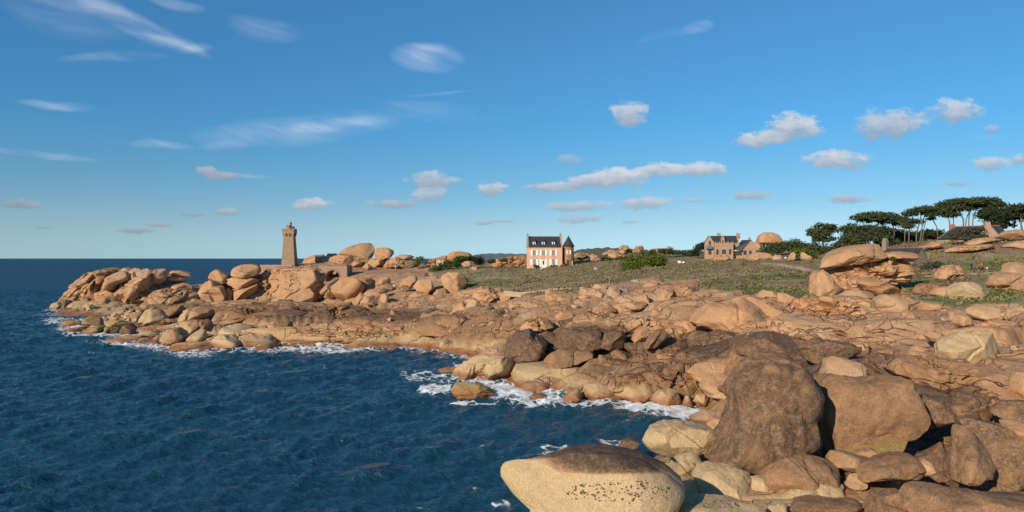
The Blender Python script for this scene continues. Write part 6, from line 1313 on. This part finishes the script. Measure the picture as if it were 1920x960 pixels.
def person(px, py, d, label, top, legs, hair, pose='walk', face=0.0, h=1.72):
    J = {'pelvis': (0, 0, .93), 'chest': (0, -.02, 1.25), 'neck': (0, -.02, 1.45), 'head': (0, -.04, 1.56), 'crown': (0, -.03, 1.70)}
    st = .20 if pose == 'walk' else .03
    for s_, nme in ((-1, 'l'), (1, 'r')):
        f = st * s_
        if pose == 'sit':
            J['pelvis'] = (0, 0, .32); J['chest'] = (0, -.03, .66); J['neck'] = (0, -.05, .86); J['head'] = (0, -.08, .97); J['crown'] = (0, -.07, 1.11)
            J['hip'+nme] = (s_*.11, 0, .30); J['knee'+nme] = (s_*.15, -.42, .46); J['ank'+nme] = (s_*.14, -.58, .06); J['toe'+nme] = (s_*.15, -.74, .03)
            J['sho'+nme] = (s_*.20, -.03, .80); J['elb'+nme] = (s_*.27, -.15, .56); J['wri'+nme] = (s_*.18, -.36, .52); J['han'+nme] = (s_*.15, -.44, .50)
        else:
            J['hip'+nme] = (s_*.10, 0, .88); J['knee'+nme] = (s_*.11, -f*.9 - .05, .49); J['ank'+nme] = (s_*.11, -f*1.3 + .04, .08); J['toe'+nme] = (s_*.12, -f*1.3 - .14, .035)
            J['sho'+nme] = (s_*.20, -.01, 1.39); J['elb'+nme] = (s_*.25, f*.7, 1.12); J['wri'+nme] = (s_*.24, f*1.1 - .12, .90); J['han'+nme] = (s_*.23, f*1.2 - .16, .81)
    names = list(J); ed = [('pelvis','chest'),('chest','neck'),('neck','head'),('head','crown')]
    for q in 'lr': ed += [('pelvis','hip'+q),('hip'+q,'knee'+q),('knee'+q,'ank'+q),('ank'+q,'toe'+q),('chest','sho'+q),('sho'+q,'elb'+q),('elb'+q,'wri'+q),('wri'+q,'han'+q)]
    rad = {'pelvis': .15, 'chest': .16, 'neck': .06, 'head': .105, 'crown': .07}
    for q in 'lr': rad.update({'hip'+q: .095, 'knee'+q: .065, 'ank'+q: .045, 'toe'+q: .04, 'sho'+q: .075, 'elb'+q: .05, 'wri'+q: .035, 'han'+q: .035})
    me = bpy.data.meshes.new('person'); me.from_pydata([J[a] for a in names], [(names.index(a), names.index(b_)) for a, b_ in ed], [])
    o = bpy.data.objects.new('person', me); COL.objects.link(o)
    o.modifiers.new('s', 'SKIN'); o.modifiers.new('d', 'SUBSURF').levels = 1
    for i_, v in enumerate(me.skin_vertices[0].data): v.radius = (rad[names[i_]],) * 2; v.use_root = (i_ == 0)
    dg = bpy.context.evaluated_depsgraph_get(); nm = bpy.data.meshes.new_from_object(o.evaluated_get(dg)); o.modifiers.clear(); o.data = nm
    for mt in (SKIN, cloth(top), cloth(legs), cloth(hair)): nm.materials.append(mt)
    cz_p, hd = J['pelvis'][2], J['head'][2]
    for p in nm.polygons:
        c_ = p.center
        p.use_smooth = True
        if c_.z > hd + .03 or (c_.z > hd - .05 and c_.y > J['head'][1] + .03): p.material_index = 3
        elif c_.z > J['neck'][2]: p.material_index = 0
        elif pose != 'sit' and c_.z > cz_p + .02: p.material_index = 0 if (abs(c_.x) > .19 and c_.z < 1.12) else 1
        elif pose == 'sit' and c_.z > cz_p + .1 and c_.y > -.3: p.material_index = 1
        elif pose != 'sit' and abs(c_.x) > .19 and c_.z > .7: p.material_index = 0
        else: p.material_index = 2
    o.location = (X(px, d), d, max(Z(py, d), ground_z(px, d) - .05)); o.rotation_euler = (0, 0, face); o.scale = (h / 1.72,) * 3
    tag(o, label, 'person'); return o
person(1390, 501, 229, "person in a red top sitting on the sandy heath track below the villa", (.55, .06, .05), (.10, .10, .12), (.5, .42, .3), 'sit', .3)
person(1417, 496.5, 232, "person in a white top and red shorts walking below the mauve outcrop", (.75, .72, .68), (.45, .05, .05), (.10, .07, .05), 'walk', 1.2)
person(1473, 506, 205, "person in a white shirt and dark trousers on the sandy path near the tor", (.72, .72, .70), (.03, .03, .04), (.03, .025, .02), 'walk', -1.0)
person(1821.5, 517, 142, "walker dressed in black at the left of the group on the hill track", (.025, .025, .03), (.03, .03, .035), (.03, .02, .02), 'walk', 1.5)
person(1827.5, 517, 141, "walker in a purple jacket in the group on the hill track", (.16, .11, .28), (.05, .05, .08), (.25, .2, .15), 'walk', 1.5)
person(1836.5, 516.5, 141, "walker in an orange-red jacket in the group on the hill track", (.55, .09, .03), (.05, .05, .06), (.05, .04, .03), 'walk', 1.5)
person(1841, 517, 140, "walker in a dark red jacket and white cap in the group on the hill track", (.38, .05, .04), (.03, .03, .035), (.7, .68, .65), 'walk', 1.5)
person(1850.5, 517, 140, "small child in white on the hill track right of the walkers", (.7, .68, .62), (.4, .35, .3), (.3, .22, .15), 'walk', 1.5, 1.1)
person(738.5, 544, 191, "person in a white patterned top climbing the rocks left of the two big blocks", (.68, .62, .58), (.06, .05, .05), (.05, .035, .03), 'walk', -.6)
person(754, 547, 189, "person in a pale shirt bending on the rocks, right of the climber", (.66, .66, .66), (.10, .10, .11), (.04, .03, .03), 'sit', .8)
person(741.5, 505.5, 254, "person in white with dark hair beneath the streaked skyline outcrop", (.75, .74, .72), (.45, .38, .3), (.02, .02, .02), 'walk', 0)
